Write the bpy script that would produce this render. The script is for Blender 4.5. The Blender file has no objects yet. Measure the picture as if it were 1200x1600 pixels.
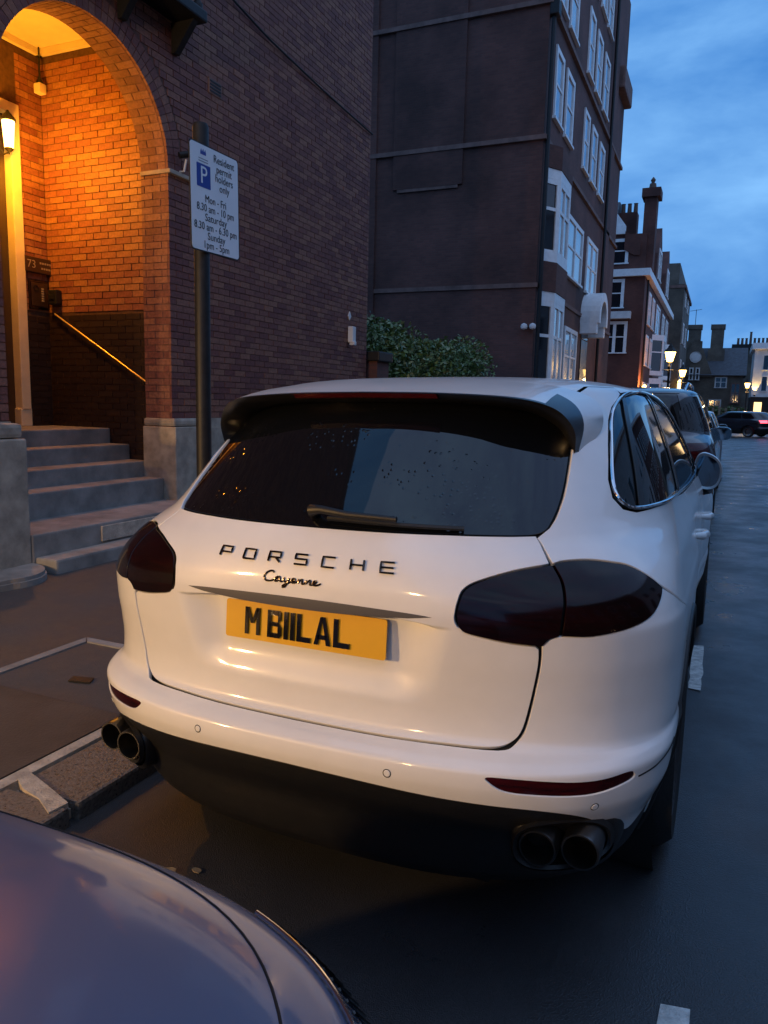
import bpy, bmesh, math, random
import numpy as np
from mathutils import Vector, Matrix
from mathutils.geometry import delaunay_2d_cdt
random.seed(7); rng = np.random.default_rng(7)
PI = math.pi
SC = bpy.context.scene
COL = SC.collection

# ---------------------------------------------------------------- camera
cam = bpy.data.cameras.new("camera"); cam_ob = bpy.data.objects.new("camera", cam); COL.objects.link(cam_ob)
RT = Vector((0.91356, 0.40598, 0.02423)); UP = Vector((-0.08064, 0.12241, 0.98920)); FW = Vector((-0.39863, 0.90565, -0.14457))
cam_ob.matrix_world = Matrix(((RT.x, UP.x, -FW.x, 1.01169), (RT.y, UP.y, -FW.y, -1.68477), (RT.z, UP.z, -FW.z, 1.53765), (0, 0, 0, 1)))
cam.sensor_fit = 'VERTICAL'; cam.sensor_height = 36.0; cam.lens = 36.0 * 1172.5 / 1600.0
cam.clip_start = 0.02; cam.clip_end = 3000
SC.camera = cam_ob

# ---------------------------------------------------------------- world: dusk sky with broken cloud
world = bpy.data.worlds.new("World"); SC.world = world; world.use_nodes = True
nt = world.node_tree; nt.nodes.clear()
def wn(t, **kw):
    n = nt.nodes.new(t)
    for k, v in kw.items(): setattr(n, k, v)
    return n
SKY_EL = math.radians(1.0); SKY_ROT = math.radians(105)
out = wn('ShaderNodeOutputWorld'); bg = wn('ShaderNodeBackground')
sky = wn('ShaderNodeTexSky', sky_type='NISHITA', sun_disc=False, sun_elevation=SKY_EL, sun_rotation=SKY_ROT, altitude=20, air_density=1.3, dust_density=0.4, ozone_density=4.0)
tc = wn('ShaderNodeTexCoord'); mp = wn('ShaderNodeMapping'); mp.inputs['Scale'].default_value = (1, 1, 2.6); mp.inputs['Rotation'].default_value = (0.3, 0.1, 0.6)
nz = wn('ShaderNodeTexNoise'); nz.inputs['Scale'].default_value = 2.1; nz.inputs['Detail'].default_value = 8; nz.inputs['Roughness'].default_value = 0.55; nz.inputs['Distortion'].default_value = 0.35
rp = wn('ShaderNodeValToRGB'); rp.color_ramp.elements[0].position = 0.40; rp.color_ramp.elements[1].position = 0.66
skc = wn('ShaderNodeMix', data_type='RGBA', blend_type='MULTIPLY'); skc.inputs[0].default_value = 1.0; skc.inputs[7].default_value = (0.30, 0.68, 1.0, 1)
bal = wn('ShaderNodeMix', data_type='RGBA'); bal.inputs[0].default_value = 0.85; bal.inputs[7].default_value = (0.72, 3.3, 9.3, 1)
mx = wn('ShaderNodeMix', data_type='RGBA'); mx.inputs[7].default_value = (2.9, 6.6, 12.2, 1)
L = nt.links.new
L(tc.outputs['Generated'], mp.inputs['Vector']); L(mp.outputs['Vector'], nz.inputs['Vector']); L(nz.outputs['Fac'], rp.inputs['Fac'])
L(sky.outputs['Color'], skc.inputs[6]); L(skc.outputs[2], bal.inputs[6])
L(bal.outputs[2], mx.inputs[6]); L(rp.outputs['Color'], mx.inputs[0]); L(mx.outputs[2], bg.inputs['Color'])
bg.inputs['Strength'].default_value = 0.082
L(bg.outputs['Background'], out.inputs['Surface'])

sun = bpy.data.lights.new("sun", 'SUN'); sun.energy = 0.50; sun.angle = math.radians(110); sun.color = (1.0, 0.90, 0.86)
sun_ob = bpy.data.objects.new("sun", sun); COL.objects.link(sun_ob); sun_ob.rotation_euler = (math.radians(34), 0, math.radians(75))

SC.view_settings.view_transform = 'Standard'; SC.view_settings.look = 'None'
SC.view_settings.exposure = 0.0; SC.view_settings.gamma = 1.0; SC.view_settings.use_curve_mapping = False
try:
    SC.cycles.max_bounces = 6; SC.cycles.use_denoising = True; SC.cycles.sample_clamp_indirect = 4.0
except Exception: pass

# ---------------------------------------------------------------- materials
M = {}
def mat(name, col, rough=0.5, metal=0.0, coat=0.0, coat_rough=0.03, spec=0.5, emit=None, estr=0.0, var=0.0, vscale=6.0, bump=0.0, bscale=60.0, rvar=0.0, attr=None, alpha=None, objrand=0.0, col2=None, detail=5, stretch=(1, 1, 1)):
    m = bpy.data.materials.new(name); m.use_nodes = True; n = m.node_tree; p = n.nodes['Principled BSDF']
    p.inputs['Base Color'].default_value = (*col, 1); p.inputs['Roughness'].default_value = rough; p.inputs['Metallic'].default_value = metal
    p.inputs['Coat Weight'].default_value = coat; p.inputs['Coat Roughness'].default_value = coat_rough; p.inputs['Specular IOR Level'].default_value = spec
    if emit: p.inputs['Emission Color'].default_value = (*emit, 1); p.inputs['Emission Strength'].default_value = estr
    lk = n.links.new; t = n.nodes.new('ShaderNodeTexCoord'); mpn = n.nodes.new('ShaderNodeMapping'); mpn.inputs['Scale'].default_value = stretch
    lk(t.outputs['Object'], mpn.inputs['Vector']); vec = mpn.outputs['Vector']
    src = None
    if var or col2:
        a = n.nodes.new('ShaderNodeTexNoise'); a.inputs['Scale'].default_value = vscale; a.inputs['Detail'].default_value = detail; a.inputs['Roughness'].default_value = 0.6; lk(vec, a.inputs['Vector'])
        r = n.nodes.new('ShaderNodeMix'); r.data_type = 'RGBA'
        c2 = col2 or tuple(c * (1 + var) for c in col); c1 = col if col2 else tuple(c * (1 - var) for c in col)
        r.inputs[6].default_value = (*c1, 1); r.inputs[7].default_value = (*c2, 1)
        mr = n.nodes.new('ShaderNodeMapRange'); mr.inputs[1].default_value = 0.32; mr.inputs[2].default_value = 0.68; lk(a.outputs['Fac'], mr.inputs[0]); lk(mr.outputs[0], r.inputs[0])
        src = r.outputs[2]
        if rvar:
            q = n.nodes.new('ShaderNodeMapRange'); q.inputs[3].default_value = max(0.02, rough - rvar); q.inputs[4].default_value = min(1, rough + rvar); lk(mr.outputs[0], q.inputs[0]); lk(q.outputs[0], p.inputs['Roughness'])
    if attr or objrand:
        if attr:
            at = n.nodes.new('ShaderNodeAttribute'); at.attribute_name = attr; fac = at.outputs['Fac']; amt = 0.62
        else:
            at = n.nodes.new('ShaderNodeObjectInfo'); fac = at.outputs['Random']; amt = objrand
        hv = n.nodes.new('ShaderNodeHueSaturation')
        m1 = n.nodes.new('ShaderNodeMapRange'); m1.inputs[3].default_value = 1 - amt * 0.5; m1.inputs[4].default_value = 1 + amt * 0.5; lk(fac, m1.inputs[0]); lk(m1.outputs[0], hv.inputs['Value'])
        m2 = n.nodes.new('ShaderNodeMapRange'); m2.inputs[3].default_value = 0.485; m2.inputs[4].default_value = 0.515; lk(fac, m2.inputs[0]); lk(m2.outputs[0], hv.inputs['Hue'])
        if src: lk(src, hv.inputs['Color'])
        else: hv.inputs['Color'].default_value = (*col, 1)
        src = hv.outputs['Color']
    if src: lk(src, p.inputs['Base Color'])
    if bump:
        b = n.nodes.new('ShaderNodeTexNoise'); b.inputs['Scale'].default_value = bscale; b.inputs['Detail'].default_value = 4; lk(vec, b.inputs['Vector'])
        bp = n.nodes.new('ShaderNodeBump'); bp.inputs['Strength'].default_value = bump; bp.inputs['Distance'].default_value = 0.01; lk(b.outputs['Fac'], bp.inputs['Height']); lk(bp.outputs['Normal'], p.inputs['Normal'])
    M[name] = m; return m

def brickmat(name, c1, c2, mortar, sx=1.0, plane='yz'):
    m = bpy.data.materials.new(name); m.use_nodes = True; n = m.node_tree; p = n.nodes['Principled BSDF']; lk = n.links.new
    t = n.nodes.new('ShaderNodeTexCoord'); s = n.nodes.new('ShaderNodeSeparateXYZ'); c = n.nodes.new('ShaderNodeCombineXYZ'); ad = n.nodes.new('ShaderNodeMath'); ad.operation = 'ADD'
    lk(t.outputs['Object'], s.inputs[0]); lk(s.outputs['X'], ad.inputs[0]); lk(s.outputs['Y'], ad.inputs[1]); lk(ad.outputs[0], c.inputs['X']); lk(s.outputs['Z'], c.inputs['Y'])
    b = n.nodes.new('ShaderNodeTexBrick'); lk(c.outputs[0], b.inputs['Vector']); b.inputs['Scale'].default_value = 1.0
    b.inputs['Brick Width'].default_value = 0.225; b.inputs['Row Height'].default_value = 0.075; b.inputs['Mortar Size'].default_value = 0.006
    b.inputs['Color1'].default_value = (*c1, 1); b.inputs['Color2'].default_value = (*c2, 1); b.inputs['Mortar'].default_value = (*mortar, 1)
    a = n.nodes.new('ShaderNodeTexNoise'); a.inputs['Scale'].default_value = 0.6; a.inputs['Detail'].default_value = 6; lk(t.outputs['Object'], a.inputs['Vector'])
    mr = n.nodes.new('ShaderNodeMapRange'); mr.inputs[1].default_value = .3; mr.inputs[2].default_value = .7; mr.inputs[3].default_value = 0.55; mr.inputs[4].default_value = 1.35; lk(a.outputs['Fac'], mr.inputs[0])
    hv = n.nodes.new('ShaderNodeHueSaturation'); lk(b.outputs['Color'], hv.inputs['Color']); lk(mr.outputs[0], hv.inputs['Value']); lk(hv.outputs['Color'], p.inputs['Base Color'])
    bp = n.nodes.new('ShaderNodeBump'); bp.inputs['Strength'].default_value = 0.4; bp.inputs['Distance'].default_value = 0.01; lk(b.outputs['Fac'], bp.inputs['Height']); bp.invert = True; lk(bp.outputs['Normal'], p.inputs['Normal'])
    p.inputs['Roughness'].default_value = 0.85; M[name] = m; return m

def asphalt(name, base, wet=0.35):
    m = bpy.data.materials.new(name); m.use_nodes = True; n = m.node_tree; p = n.nodes['Principled BSDF']; lk = n.links.new
    t = n.nodes.new('ShaderNodeTexCoord')
    v = n.nodes.new('ShaderNodeTexVoronoi'); v.inputs['Scale'].default_value = 230; lk(t.outputs['Object'], v.inputs['Vector'])
    a = n.nodes.new('ShaderNodeTexNoise'); a.inputs['Scale'].default_value = 1.4; a.inputs['Detail'].default_value = 8; a.inputs['Roughness'].default_value = 0.65; lk(t.outputs['Object'], a.inputs['Vector'])
    f = n.nodes.new('ShaderNodeTexNoise'); f.inputs['Scale'].default_value = 260; f.inputs['Detail'].default_value = 3; lk(t.outputs['Object'], f.inputs['Vector'])
    r = n.nodes.new('ShaderNodeValToRGB'); r.color_ramp.elements[0].color = (*[c * 0.55 for c in base], 1); r.color_ramp.elements[1].color = (*[c * 1.7 for c in base], 1)
    mm = n.nodes.new('ShaderNodeMath'); mm.operation = 'MULTIPLY_ADD'; mm.inputs[1].default_value = 0.5; lk(a.outputs['Fac'], mm.inputs[0]); m3 = n.nodes.new('ShaderNodeMath'); m3.operation = 'MULTIPLY'; m3.inputs[1].default_value = 0.5; lk(v.outputs['Color'], m3.inputs[0]); lk(m3.outputs[0], mm.inputs[2])
    lk(mm.outputs[0], r.inputs['Fac']); lk(r.outputs['Color'], p.inputs['Base Color'])
    q = n.nodes.new('ShaderNodeMapRange'); q.inputs[1].default_value = .35; q.inputs[2].default_value = .65; q.inputs[3].default_value = wet; q.inputs[4].default_value = min(1, wet + 0.3); lk(a.outputs['Fac'], q.inputs[0]); lk(q.outputs[0], p.inputs['Roughness'])
    b1 = n.nodes.new('ShaderNodeBump'); b1.inputs['Strength'].default_value = 0.30; b1.inputs['Distance'].default_value = 0.006; lk(v.outputs['Distance'], b1.inputs['Height'])
    b2 = n.nodes.new('ShaderNodeBump'); b2.inputs['Strength'].default_value = 0.25; b2.inputs['Distance'].default_value = 0.004; lk(f.outputs['Fac'], b2.inputs['Height']); lk(b1.outputs['Normal'], b2.inputs['Normal']); lk(b2.outputs['Normal'], p.inputs['Normal'])
    M[name] = m; return m

asphalt('road_asphalt', (0.034, 0.035, 0.038), 0.24)
asphalt('pavement_asphalt', (0.048, 0.046, 0.045), 0.42)
mat('granite', (0.12, 0.105, 0.09), 0.42, var=0.55, vscale=70, bump=0.5, bscale=110, rvar=0.2)
mat('mortar_pale', (0.40, 0.34, 0.27), 0.8, var=0.3, vscale=12, bump=0.5, bscale=70)
mat('road_paint', (0.55, 0.55, 0.52), 0.6, var=0.35, vscale=30, bump=0.4, bscale=120)
mat('brick', (0.175, 0.066, 0.048), 0.72, attr='tone', var=0.25, vscale=30, bump=0.35, bscale=90)
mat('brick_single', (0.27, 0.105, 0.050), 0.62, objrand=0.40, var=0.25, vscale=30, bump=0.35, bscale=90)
mat('brick_dado', (0.020, 0.009, 0.007), 0.6, attr='tone', var=0.2, vscale=20)
mat('mortar', (0.125, 0.062, 0.048), 0.9, var=0.3, vscale=20)
mat('mortar_warm', (0.09, 0.045, 0.02), 0.9, var=0.3, vscale=20)
mat('limestone', (0.33, 0.28, 0.22), 0.75, var=0.35, vscale=5, bump=0.25, bscale=40)
mat('step_stone', (0.22, 0.205, 0.185), 0.7, var=0.3, vscale=4, bump=0.2, bscale=60)
mat('plaster', (0.74, 0.66, 0.40), 0.8, var=0.08, vscale=3)
mat('white_paint', (0.78, 0.78, 0.78), 0.45, var=0.08, vscale=5)
mat('cream_paint', (0.72, 0.62, 0.42), 0.45, var=0.1, vscale=4)
mat('black_iron', (0.012, 0.012, 0.013), 0.5, spec=0.3, var=0.3, vscale=20)
mat('cable', (0.008, 0.008, 0.009), 0.6)
mat('brass', (0.95, 0.78, 0.42), 0.34, metal=1.0)
mat('dark_wood', (0.035, 0.02, 0.012), 0.35, coat=0.4)
mat('lamp_glow', (1, 0.8, 0.4), 0.4, emit=(1.0, 0.60, 0.16), estr=9.0)
mat('street_glow', (1, 0.8, 0.4), 0.4, emit=(1.0, 0.60, 0.16), estr=9.0)
mat('uplight_glow', (1, 0.8, 0.4), 0.4, emit=(1.0, 0.58, 0.16), estr=7.0)
mat('window_glow', (1, 0.8, 0.4), 0.4, emit=(1.0, 0.62, 0.25), estr=2.0)
brickmat('brick_far', (0.125, 0.048, 0.038), (0.095, 0.038, 0.031), (0.085, 0.048, 0.040))
brickmat('brick_red', (0.125, 0.042, 0.030), (0.10, 0.034, 0.026), (0.08, 0.046, 0.038))
brickmat('brick_brown', (0.13, 0.105, 0.08), (0.10, 0.08, 0.062), (0.09, 0.08, 0.07))
mat('stone_band', (0.16, 0.09, 0.075), 0.8, var=0.3, vscale=3)
mat('slate', (0.045, 0.052, 0.066), 0.6, var=0.35, vscale=3, bump=0.3, bscale=20)
mat('pot_clay', (0.12, 0.07, 0.05), 0.8)
mat('stucco', (0.62, 0.62, 0.62), 0.7, var=0.1, vscale=2)
mat('pane', (0.012, 0.014, 0.018), 0.06, spec=0.7)
mat('curtained_pane', (0.30, 0.31, 0.33), 0.25, coat=1.0, coat_rough=0.02, var=0.35, vscale=1.5)
mat('leaf', (0.085, 0.140, 0.034), 0.42, var=0.5, vscale=9, objrand=0)
mat('leaf_pale', (0.20, 0.23, 0.10), 0.4, var=0.4, vscale=9)
mat('bark', (0.06, 0.045, 0.03), 0.9, bump=0.5, bscale=40)
# car materials
mat('paint_white', (0.765, 0.76, 0.75), 0.42, coat=0.8, coat_rough=0.075, spec=0.5, var=0.04, vscale=4)
mat('paint_black', (0.010, 0.011, 0.013), 0.25, coat=1.0, coat_rough=0.03)
mat('paint_silver', (0.34, 0.36, 0.38), 0.35, metal=0.6, coat=1.0)
mat('paint_slate', (0.13, 0.155, 0.235), 0.5, metal=0.4, coat=0.8, coat_rough=0.09)
mat('paint_navy', (0.012, 0.014, 0.022), 0.25, coat=1.0)
mat('plastic_black', (0.007, 0.007, 0.0075), 0.5, var=0.25, vscale=30, bump=0.1, bscale=200)
mat('gloss_black', (0.010, 0.010, 0.011), 0.30, coat=0.15, coat_rough=0.2)
mat('trim_grey', (0.085, 0.082, 0.085), 0.45)
mat('seal', (0.004, 0.004, 0.004), 0.8)
mat('tyre', (0.012, 0.012, 0.012), 0.75, bump=0.3, bscale=90)
mat('alloy', (0.30, 0.30, 0.31), 0.3, metal=1.0)
mat('dark_alloy', (0.02, 0.02, 0.022), 0.3, metal=0.6, coat=0.5)
mat('chrome', (0.72, 0.72, 0.74), 0.10, metal=1.0)
mat('chrome_dark', (0.10, 0.095, 0.09), 0.16, metal=1.0)
mat('badge', (0.09, 0.075, 0.065), 0.2, metal=1.0)
mat('exhaust_metal', (0.14, 0.135, 0.13), 0.35, metal=1.0)
mat('plate_yellow', (0.74, 0.40, 0.015), 0.38, var=0.06, vscale=5, coat=0.3)
mat('plate_letter', (0.006, 0.006, 0.006), 0.12, coat=0.8)
mat('tail_glow', (0.5, 0.01, 0.02), 0.3, emit=(1.0, 0.08, 0.12), estr=4.0)
mat('mirror_glass', (0.16, 0.17, 0.19), 0.03, metal=1.0)
mat('headlamp', (0.5, 0.5, 0.52), 0.08, metal=0.6, coat=1.0)
mat('sign_white', (0.82, 0.83, 0.85), 0.4, var=0.03, vscale=4)
mat('sign_blue', (0.015, 0.045, 0.30), 0.4)
mat('sign_black', (0.006, 0.006, 0.008), 0.5)
mat('sign_grey', (0.25, 0.26, 0.29), 0.5)
mat('letter_grey', (0.30, 0.26, 0.20), 0.5)
mat('dead_leaf', (0.30, 0.24, 0.15), 0.7, var=0.4, vscale=20)
def lensmat(name, c1, c2):
    m = mat(name, c1, 0.12, coat=0.10, coat_rough=0.02, spec=0.24, col2=c2, vscale=7.0, detail=3, stretch=(1, 1, 9))
    return m
lensmat('lens_smoked', (0.003, 0.001, 0.0012), (0.011, 0.0014, 0.0018))
lensmat('lens_red', (0.008, 0.001, 0.0015), (0.05, 0.003, 0.004))
mat('lens_brake', (0.06, 0.004, 0.006), 0.12, coat=1.0)
def glassmat(name, drops):
    m = mat(name, (0.0035, 0.004, 0.005), 0.03, spec=0.6); n = m.node_tree; p = n.nodes['Principled BSDF']; lk = n.links.new
    if drops:
        t = n.nodes.new('ShaderNodeTexCoord'); v = n.nodes.new('ShaderNodeTexVoronoi'); v.inputs['Scale'].default_value = 55; lk(t.outputs['Object'], v.inputs['Vector'])
        r = n.nodes.new('ShaderNodeMapRange'); r.inputs[1].default_value = 0.10; r.inputs[2].default_value = 0.30; r.inputs[3].default_value = 1; r.inputs[4].default_value = 0; lk(v.outputs['Distance'], r.inputs[0])
        w = n.nodes.new('ShaderNodeTexNoise'); w.inputs['Scale'].default_value = 5; lk(t.outputs['Object'], w.inputs['Vector'])
        mr = n.nodes.new('ShaderNodeMapRange'); mr.inputs[1].default_value = 0.5; mr.inputs[2].default_value = 0.62; lk(w.outputs['Fac'], mr.inputs[0])
        mu = n.nodes.new('ShaderNodeMath'); mu.operation = 'MULTIPLY'; lk(r.outputs[0], mu.inputs[0]); lk(mr.outputs[0], mu.inputs[1])
        b = n.nodes.new('ShaderNodeBump'); b.inputs['Strength'].default_value = 0.35; b.inputs['Distance'].default_value = 0.004; lk(mu.outputs[0], b.inputs['Height']); lk(b.outputs['Normal'], p.inputs['Normal'])
glassmat('car_glass', False); glassmat('wet_glass', True)

# ---------------------------------------------------------------- mesh helpers
def new_obj(name, me, m, parent=None):
    o = bpy.data.objects.new(name, me); COL.objects.link(o)
    if m is not None and not me.materials: me.materials.append(M[m] if isinstance(m, str) else m)
    if parent is not None: o.parent = parent
    return o
def tag(o, label=None, cat=None, group=None, kind=None):
    if label: o['label'] = label
    if cat: o['category'] = cat
    if group: o['group'] = group
    if kind: o['kind'] = kind
    return o
def thing(name, label, cat, loc=(0, 0, 0), rot=(0, 0, 0), group=None):
    o = bpy.data.objects.new(name, None); COL.objects.link(o); o.location = loc; o.rotation_euler = rot; o.empty_display_size = 0.2
    return tag(o, label, cat, group)
class MB:
    """collects geometry for one mesh"""
    def __init__(s): s.v = []; s.f = []; s.tone = []
    def add(s, v, f, tone=None):
        k = len(s.v); s.v += [tuple(p) for p in v]; s.f += [tuple(i + k for i in q) for q in f]
        s.tone += [random.random() if tone is None else tone] * len(f); return s
    def box(s, x0, x1, y0, y1, z0, z1, tone=None):
        return s.add([(x, y, z) for x in (x0, x1) for y in (y0, y1) for z in (z0, z1)], [(0, 1, 3, 2), (4, 6, 7, 5), (0, 4, 5, 1), (2, 3, 7, 6), (0, 2, 6, 4), (1, 5, 7, 3)], tone)
    def chamfer(s, x0, x1, y0, y1, z0, z1, b=0.01):
        bm = bmesh.new(); bmesh.ops.create_cube(bm, size=1)
        for v in bm.verts: v.co = ((x0 + x1) / 2 + v.co.x * (x1 - x0), (y0 + y1) / 2 + v.co.y * (y1 - y0), (z0 + z1) / 2 + v.co.z * (z1 - z0))
        bmesh.ops.bevel(bm, geom=bm.edges[:], offset=b, segments=2, profile=0.6, affect='EDGES')
        bm.verts.index_update(); s.add([v.co[:] for v in bm.verts], [[v.index for v in f.verts] for f in bm.faces]); bm.free(); return s
    def prism(s, poly, ax, a, b):
        """poly of 2-D points extruded along axis ax from a to b"""
        def P(q, w): return (w, q[0], q[1]) if ax == 0 else ((q[0], w, q[1]) if ax == 1 else (q[0], q[1], w))
        n = len(poly)
        return s.add([P(q, a) for q in poly] + [P(q, b) for q in poly], [tuple(range(n))[::-1], tuple(range(n, 2 * n))] + [(i, (i + 1) % n, n + (i + 1) % n, n + i) for i in range(n)])
    def tube(s, pts, r, n=8, cap=True):
        pts = [Vector(p) for p in pts]; k = len(pts); rr = r if isinstance(r, (list, tuple)) else [r] * k; V = []; F = []
        up = Vector((0, 0, 1))
        for i, p in enumerate(pts):
            d = (pts[min(i + 1, k - 1)] - pts[max(i - 1, 0)]).normalized()
            a = d.cross(up)
            if a.length < 1e-3: a = d.cross(Vector((1, 0, 0)))
            a.normalize(); b = d.cross(a)
            for j in range(n):
                t = 2 * PI * j / n; V.append(p + (a * math.cos(t) + b * math.sin(t)) * rr[i])
        for i in range(k - 1):
            for j in range(n): F.append((i * n + j, i * n + (j + 1) % n, (i + 1) * n + (j + 1) % n, (i + 1) * n + j))
        if cap: F += [tuple(range(n))[::-1], tuple(range((k - 1) * n, k * n))]
        return s.add(V, F)
    def lathe(s, prof, c=(0, 0, 0), ax=2, n=24, close=False):
        """prof = (radius, height) pairs turned about axis ax through c"""
        V = []; F = []; k = len(prof)
        for r, h in prof:
            for j in range(n):
                t = 2 * PI * j / n; a, b = r * math.cos(t), r * math.sin(t)
                V.append((c[0] + h, c[1] + a, c[2] + b) if ax == 0 else ((c[0] + a, c[1] + h, c[2] + b) if ax == 1 else (c[0] + a, c[1] + b, c[2] + h)))
        for i in range(k if close else k - 1):
            for j in range(n): F.append((i * n + j, i * n + (j + 1) % n, ((i + 1) % k) * n + (j + 1) % n, ((i + 1) % k) * n + j))
        return s.add(V, F)
    def build(s, name, m, parent=None, smooth=False, flip=False):
        me = bpy.data.meshes.new(name); me.from_pydata(s.v, [], s.f)
        bm = bmesh.new(); bm.from_mesh(me); bmesh.ops.recalc_face_normals(bm, faces=bm.faces[:]); bm.to_mesh(me); bm.free()
        if len(s.tone) == len(me.polygons):
            a = me.attributes.new('tone', 'FLOAT', 'FACE'); a.data.foreach_set('value', s.tone)
        if smooth: me.shade_smooth() if hasattr(me, 'shade_smooth') else None
        o = new_obj(name, me, m, parent)
        if smooth:
            try: me.set_sharp_from_angle(angle=math.radians(40))
            except Exception: pass
        return o
def text_mesh(txt, size, extrude=0.0, align='CENTER', spacing=1.0, bold=0.0):
    cu = bpy.data.curves.new('txt', 'FONT'); cu.body = txt; cu.size = size; cu.extrude = extrude; cu.align_x = align; cu.align_y = 'CENTER'; cu.space_character = spacing; cu.resolution_u = 3; cu.offset = bold
    o = bpy.data.objects.new('txt', cu); COL.objects.link(o); dg = bpy.context.evaluated_depsgraph_get()
    me = bpy.data.meshes.new_from_object(o.evaluated_get(dg)); bpy.data.objects.remove(o); bpy.data.curves.remove(cu); me.materials.clear()
    return me

# ---------------------------------------------------------------- car body surface: stacked plan contours (z, rear y, half width, rear corner length, exponent, front y, front corner length)
ROWS=np.array([
(0.2,0.16,0.84,0.6,2.8,4.6,0.8),
(0.26,0.112,0.88,0.6,2.8,4.68,0.8),
(0.33,0.09,0.905,0.6,2.8,4.73,0.8),
(0.4,0.075,0.925,0.6,2.8,4.76,0.8),
(0.46,0.04,0.945,0.6,2.8,4.8,0.8),
(0.52,0.008,0.962,0.6,2.8,4.83,0.8),
(0.575,-0.004,0.966,0.6,2.8,4.83,0.8),
(0.61,0,0.974,0.6,2.8,4.82,0.8),
(0.63,0.022,0.972,0.6,2.8,4.81,0.8),
(0.648,0.062,0.968,0.6,2.8,4.8,0.8),
(0.672,0.082,0.972,0.6,2.8,4.79,0.8),
(0.73,0.088,0.974,0.6,2.8,4.77,0.8),
(0.8,0.086,0.975,0.6,2.85,4.72,0.8),
(0.88,0.08,0.978,0.6,2.9,4.64,0.8),
(0.95,0.074,0.976,0.6,2.9,4.52,0.85),
(0.985,0.072,0.968,0.62,2.9,4.42,0.9),
(1.03,0.076,0.957,0.66,2.85,4.25,0.9),
(1.08,0.09,0.945,0.74,2.7,3.98,0.9),
(1.13,0.116,0.922,0.86,2.6,3.78,0.8),
(1.175,0.148,0.902,0.98,2.5,3.58,0.7),
(1.22,0.186,0.885,1.02,2.5,3.45,0.6),
(1.3,0.268,0.856,1,2.5,3.3,0.6),
(1.4,0.374,0.816,0.96,2.5,3.1,0.55),
(1.5,0.486,0.772,0.92,2.5,2.9,0.5),
(1.555,0.57,0.745,0.88,2.5,2.78,0.5),
(1.59,0.66,0.715,0.8,2.5,2.68,0.5),
(1.612,0.76,0.655,0.72,2.5,2.55,0.5),
(1.63,0.92,0.545,0.58,2.45,2.38,0.45),
(1.642,1.16,0.395,0.42,2.4,2.12,0.45),
(1.649,1.46,0.21,0.22,2.2,2,0.22),
(1.652,1.72,0.002,0.02,2,1.76,0.02)])
NR = len(ROWS)
def pchip(Y):
    d = np.diff(Y, axis=0); m = np.zeros_like(Y); a, b = d[:-1], d[1:]
    with np.errstate(divide='ignore', invalid='ignore'): h = np.where(a * b > 0, 2 * a * b / (a + b), 0)
    m[1:-1] = h; m[0] = d[0]; m[-1] = d[-1]; return m
def sstep(a, b, x):
    u = np.clip((x - a) / (b - a), 0, 1); return u * u * (3 - 2 * u)
class Surf:
    def __init__(s, R, detail=False): s.R = R; s.m = pchip(R); s.detail = detail
    def rows(s, t):
        t = np.clip(t, 0, NR - 1 - 1e-6); i = t.astype(int); u = (t - i)[:, None]; a, b, ma, mb = s.R[i], s.R[i + 1], s.m[i], s.m[i + 1]
        return (2*u**3 - 3*u**2 + 1)*a + (u**3 - 2*u**2 + u)*ma + (-2*u**3 + 3*u**2)*b + (u**3 - u**2)*mb
    def P(s, S_, T_):
        S_ = np.asarray(S_, float).ravel(); T_ = np.asarray(T_, float).ravel()
        z, yr, W, L, n, yf, Lf = s.rows(T_).T
        sg = np.where(S_ < 0, -1.0, 1.0); a = np.abs(S_)
        ph = np.clip(a, 0, 1) * PI / 2; rho = (np.abs(np.sin(ph))**n + np.abs(np.cos(ph))**n)**(1 / n)
        x = W * np.sin(ph) / rho; y = yr + L * (1 - np.cos(ph) / rho)
        k = np.clip(a - 1, 0, 1); y = np.where(a > 1, yr + L + k * (yf - Lf - yr - L), y)
        ph = np.clip(3 - a, 0, 1) * PI / 2; rho = (np.abs(np.sin(ph))**n + np.abs(np.cos(ph))**n)**(1 / n)
        x = np.where(a > 2, W * np.sin(ph) / rho, x); y = np.where(a > 2, yf - Lf * (1 - np.cos(ph) / rho), y)
        w = sstep(1.45, 2.0, y) * (1 - sstep(2.9, 3.5, y)) * sstep(.2, .5, z) * (1 - sstep(.95, 1.15, z))
        x = x * (1 - .025 * w)
        if s.detail:   # number plate recess under the tailgate lip, shoulder fold along the tailgate bottom
            ax = np.abs(x)
            wx = 1 - sstep(.0, .15, ax - (.262 + .25 * (z - .80)))
            top = .986 - .022 * np.clip(ax / .40, 0, 1)**2
            d = .044 * wx * (.55 * sstep(.735, .82, z) + .45 * np.clip((z - .74) / .22, 0, 1)) * (1 - sstep(top - .012, top, z)) * (a < 1)
            y = y + d
        return np.stack([sg * x, y, z], 1)
    def N(s, S_, T_):
        e = 2e-3; S_ = np.asarray(S_, float).ravel(); T_ = np.asarray(T_, float).ravel()
        T_ = np.clip(T_, .02, NR - 1.05)
        du = s.P(S_ + e, T_) - s.P(S_ - e, T_); dv = s.P(S_, T_ + 8 * e) - s.P(S_, T_ - 8 * e)
        n = np.cross(du, dv); l = np.linalg.norm(n, axis=1, keepdims=True); l[l == 0] = 1; return n / l
    def st(s, y, z):
        """domain point on the right side for a given y and z"""
        tt = np.linspace(0, NR - 1, 1500); t = float(np.interp(z, s.rows(tt)[:, 0], tt)); lo, hi = 0.0, 3.0
        for _ in range(40):
            m = (lo + hi) / 2
            if s.P([m], [t])[0, 1] < y: lo = m
            else: hi = m
        return (lo, t)
TS = 0.055
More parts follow.
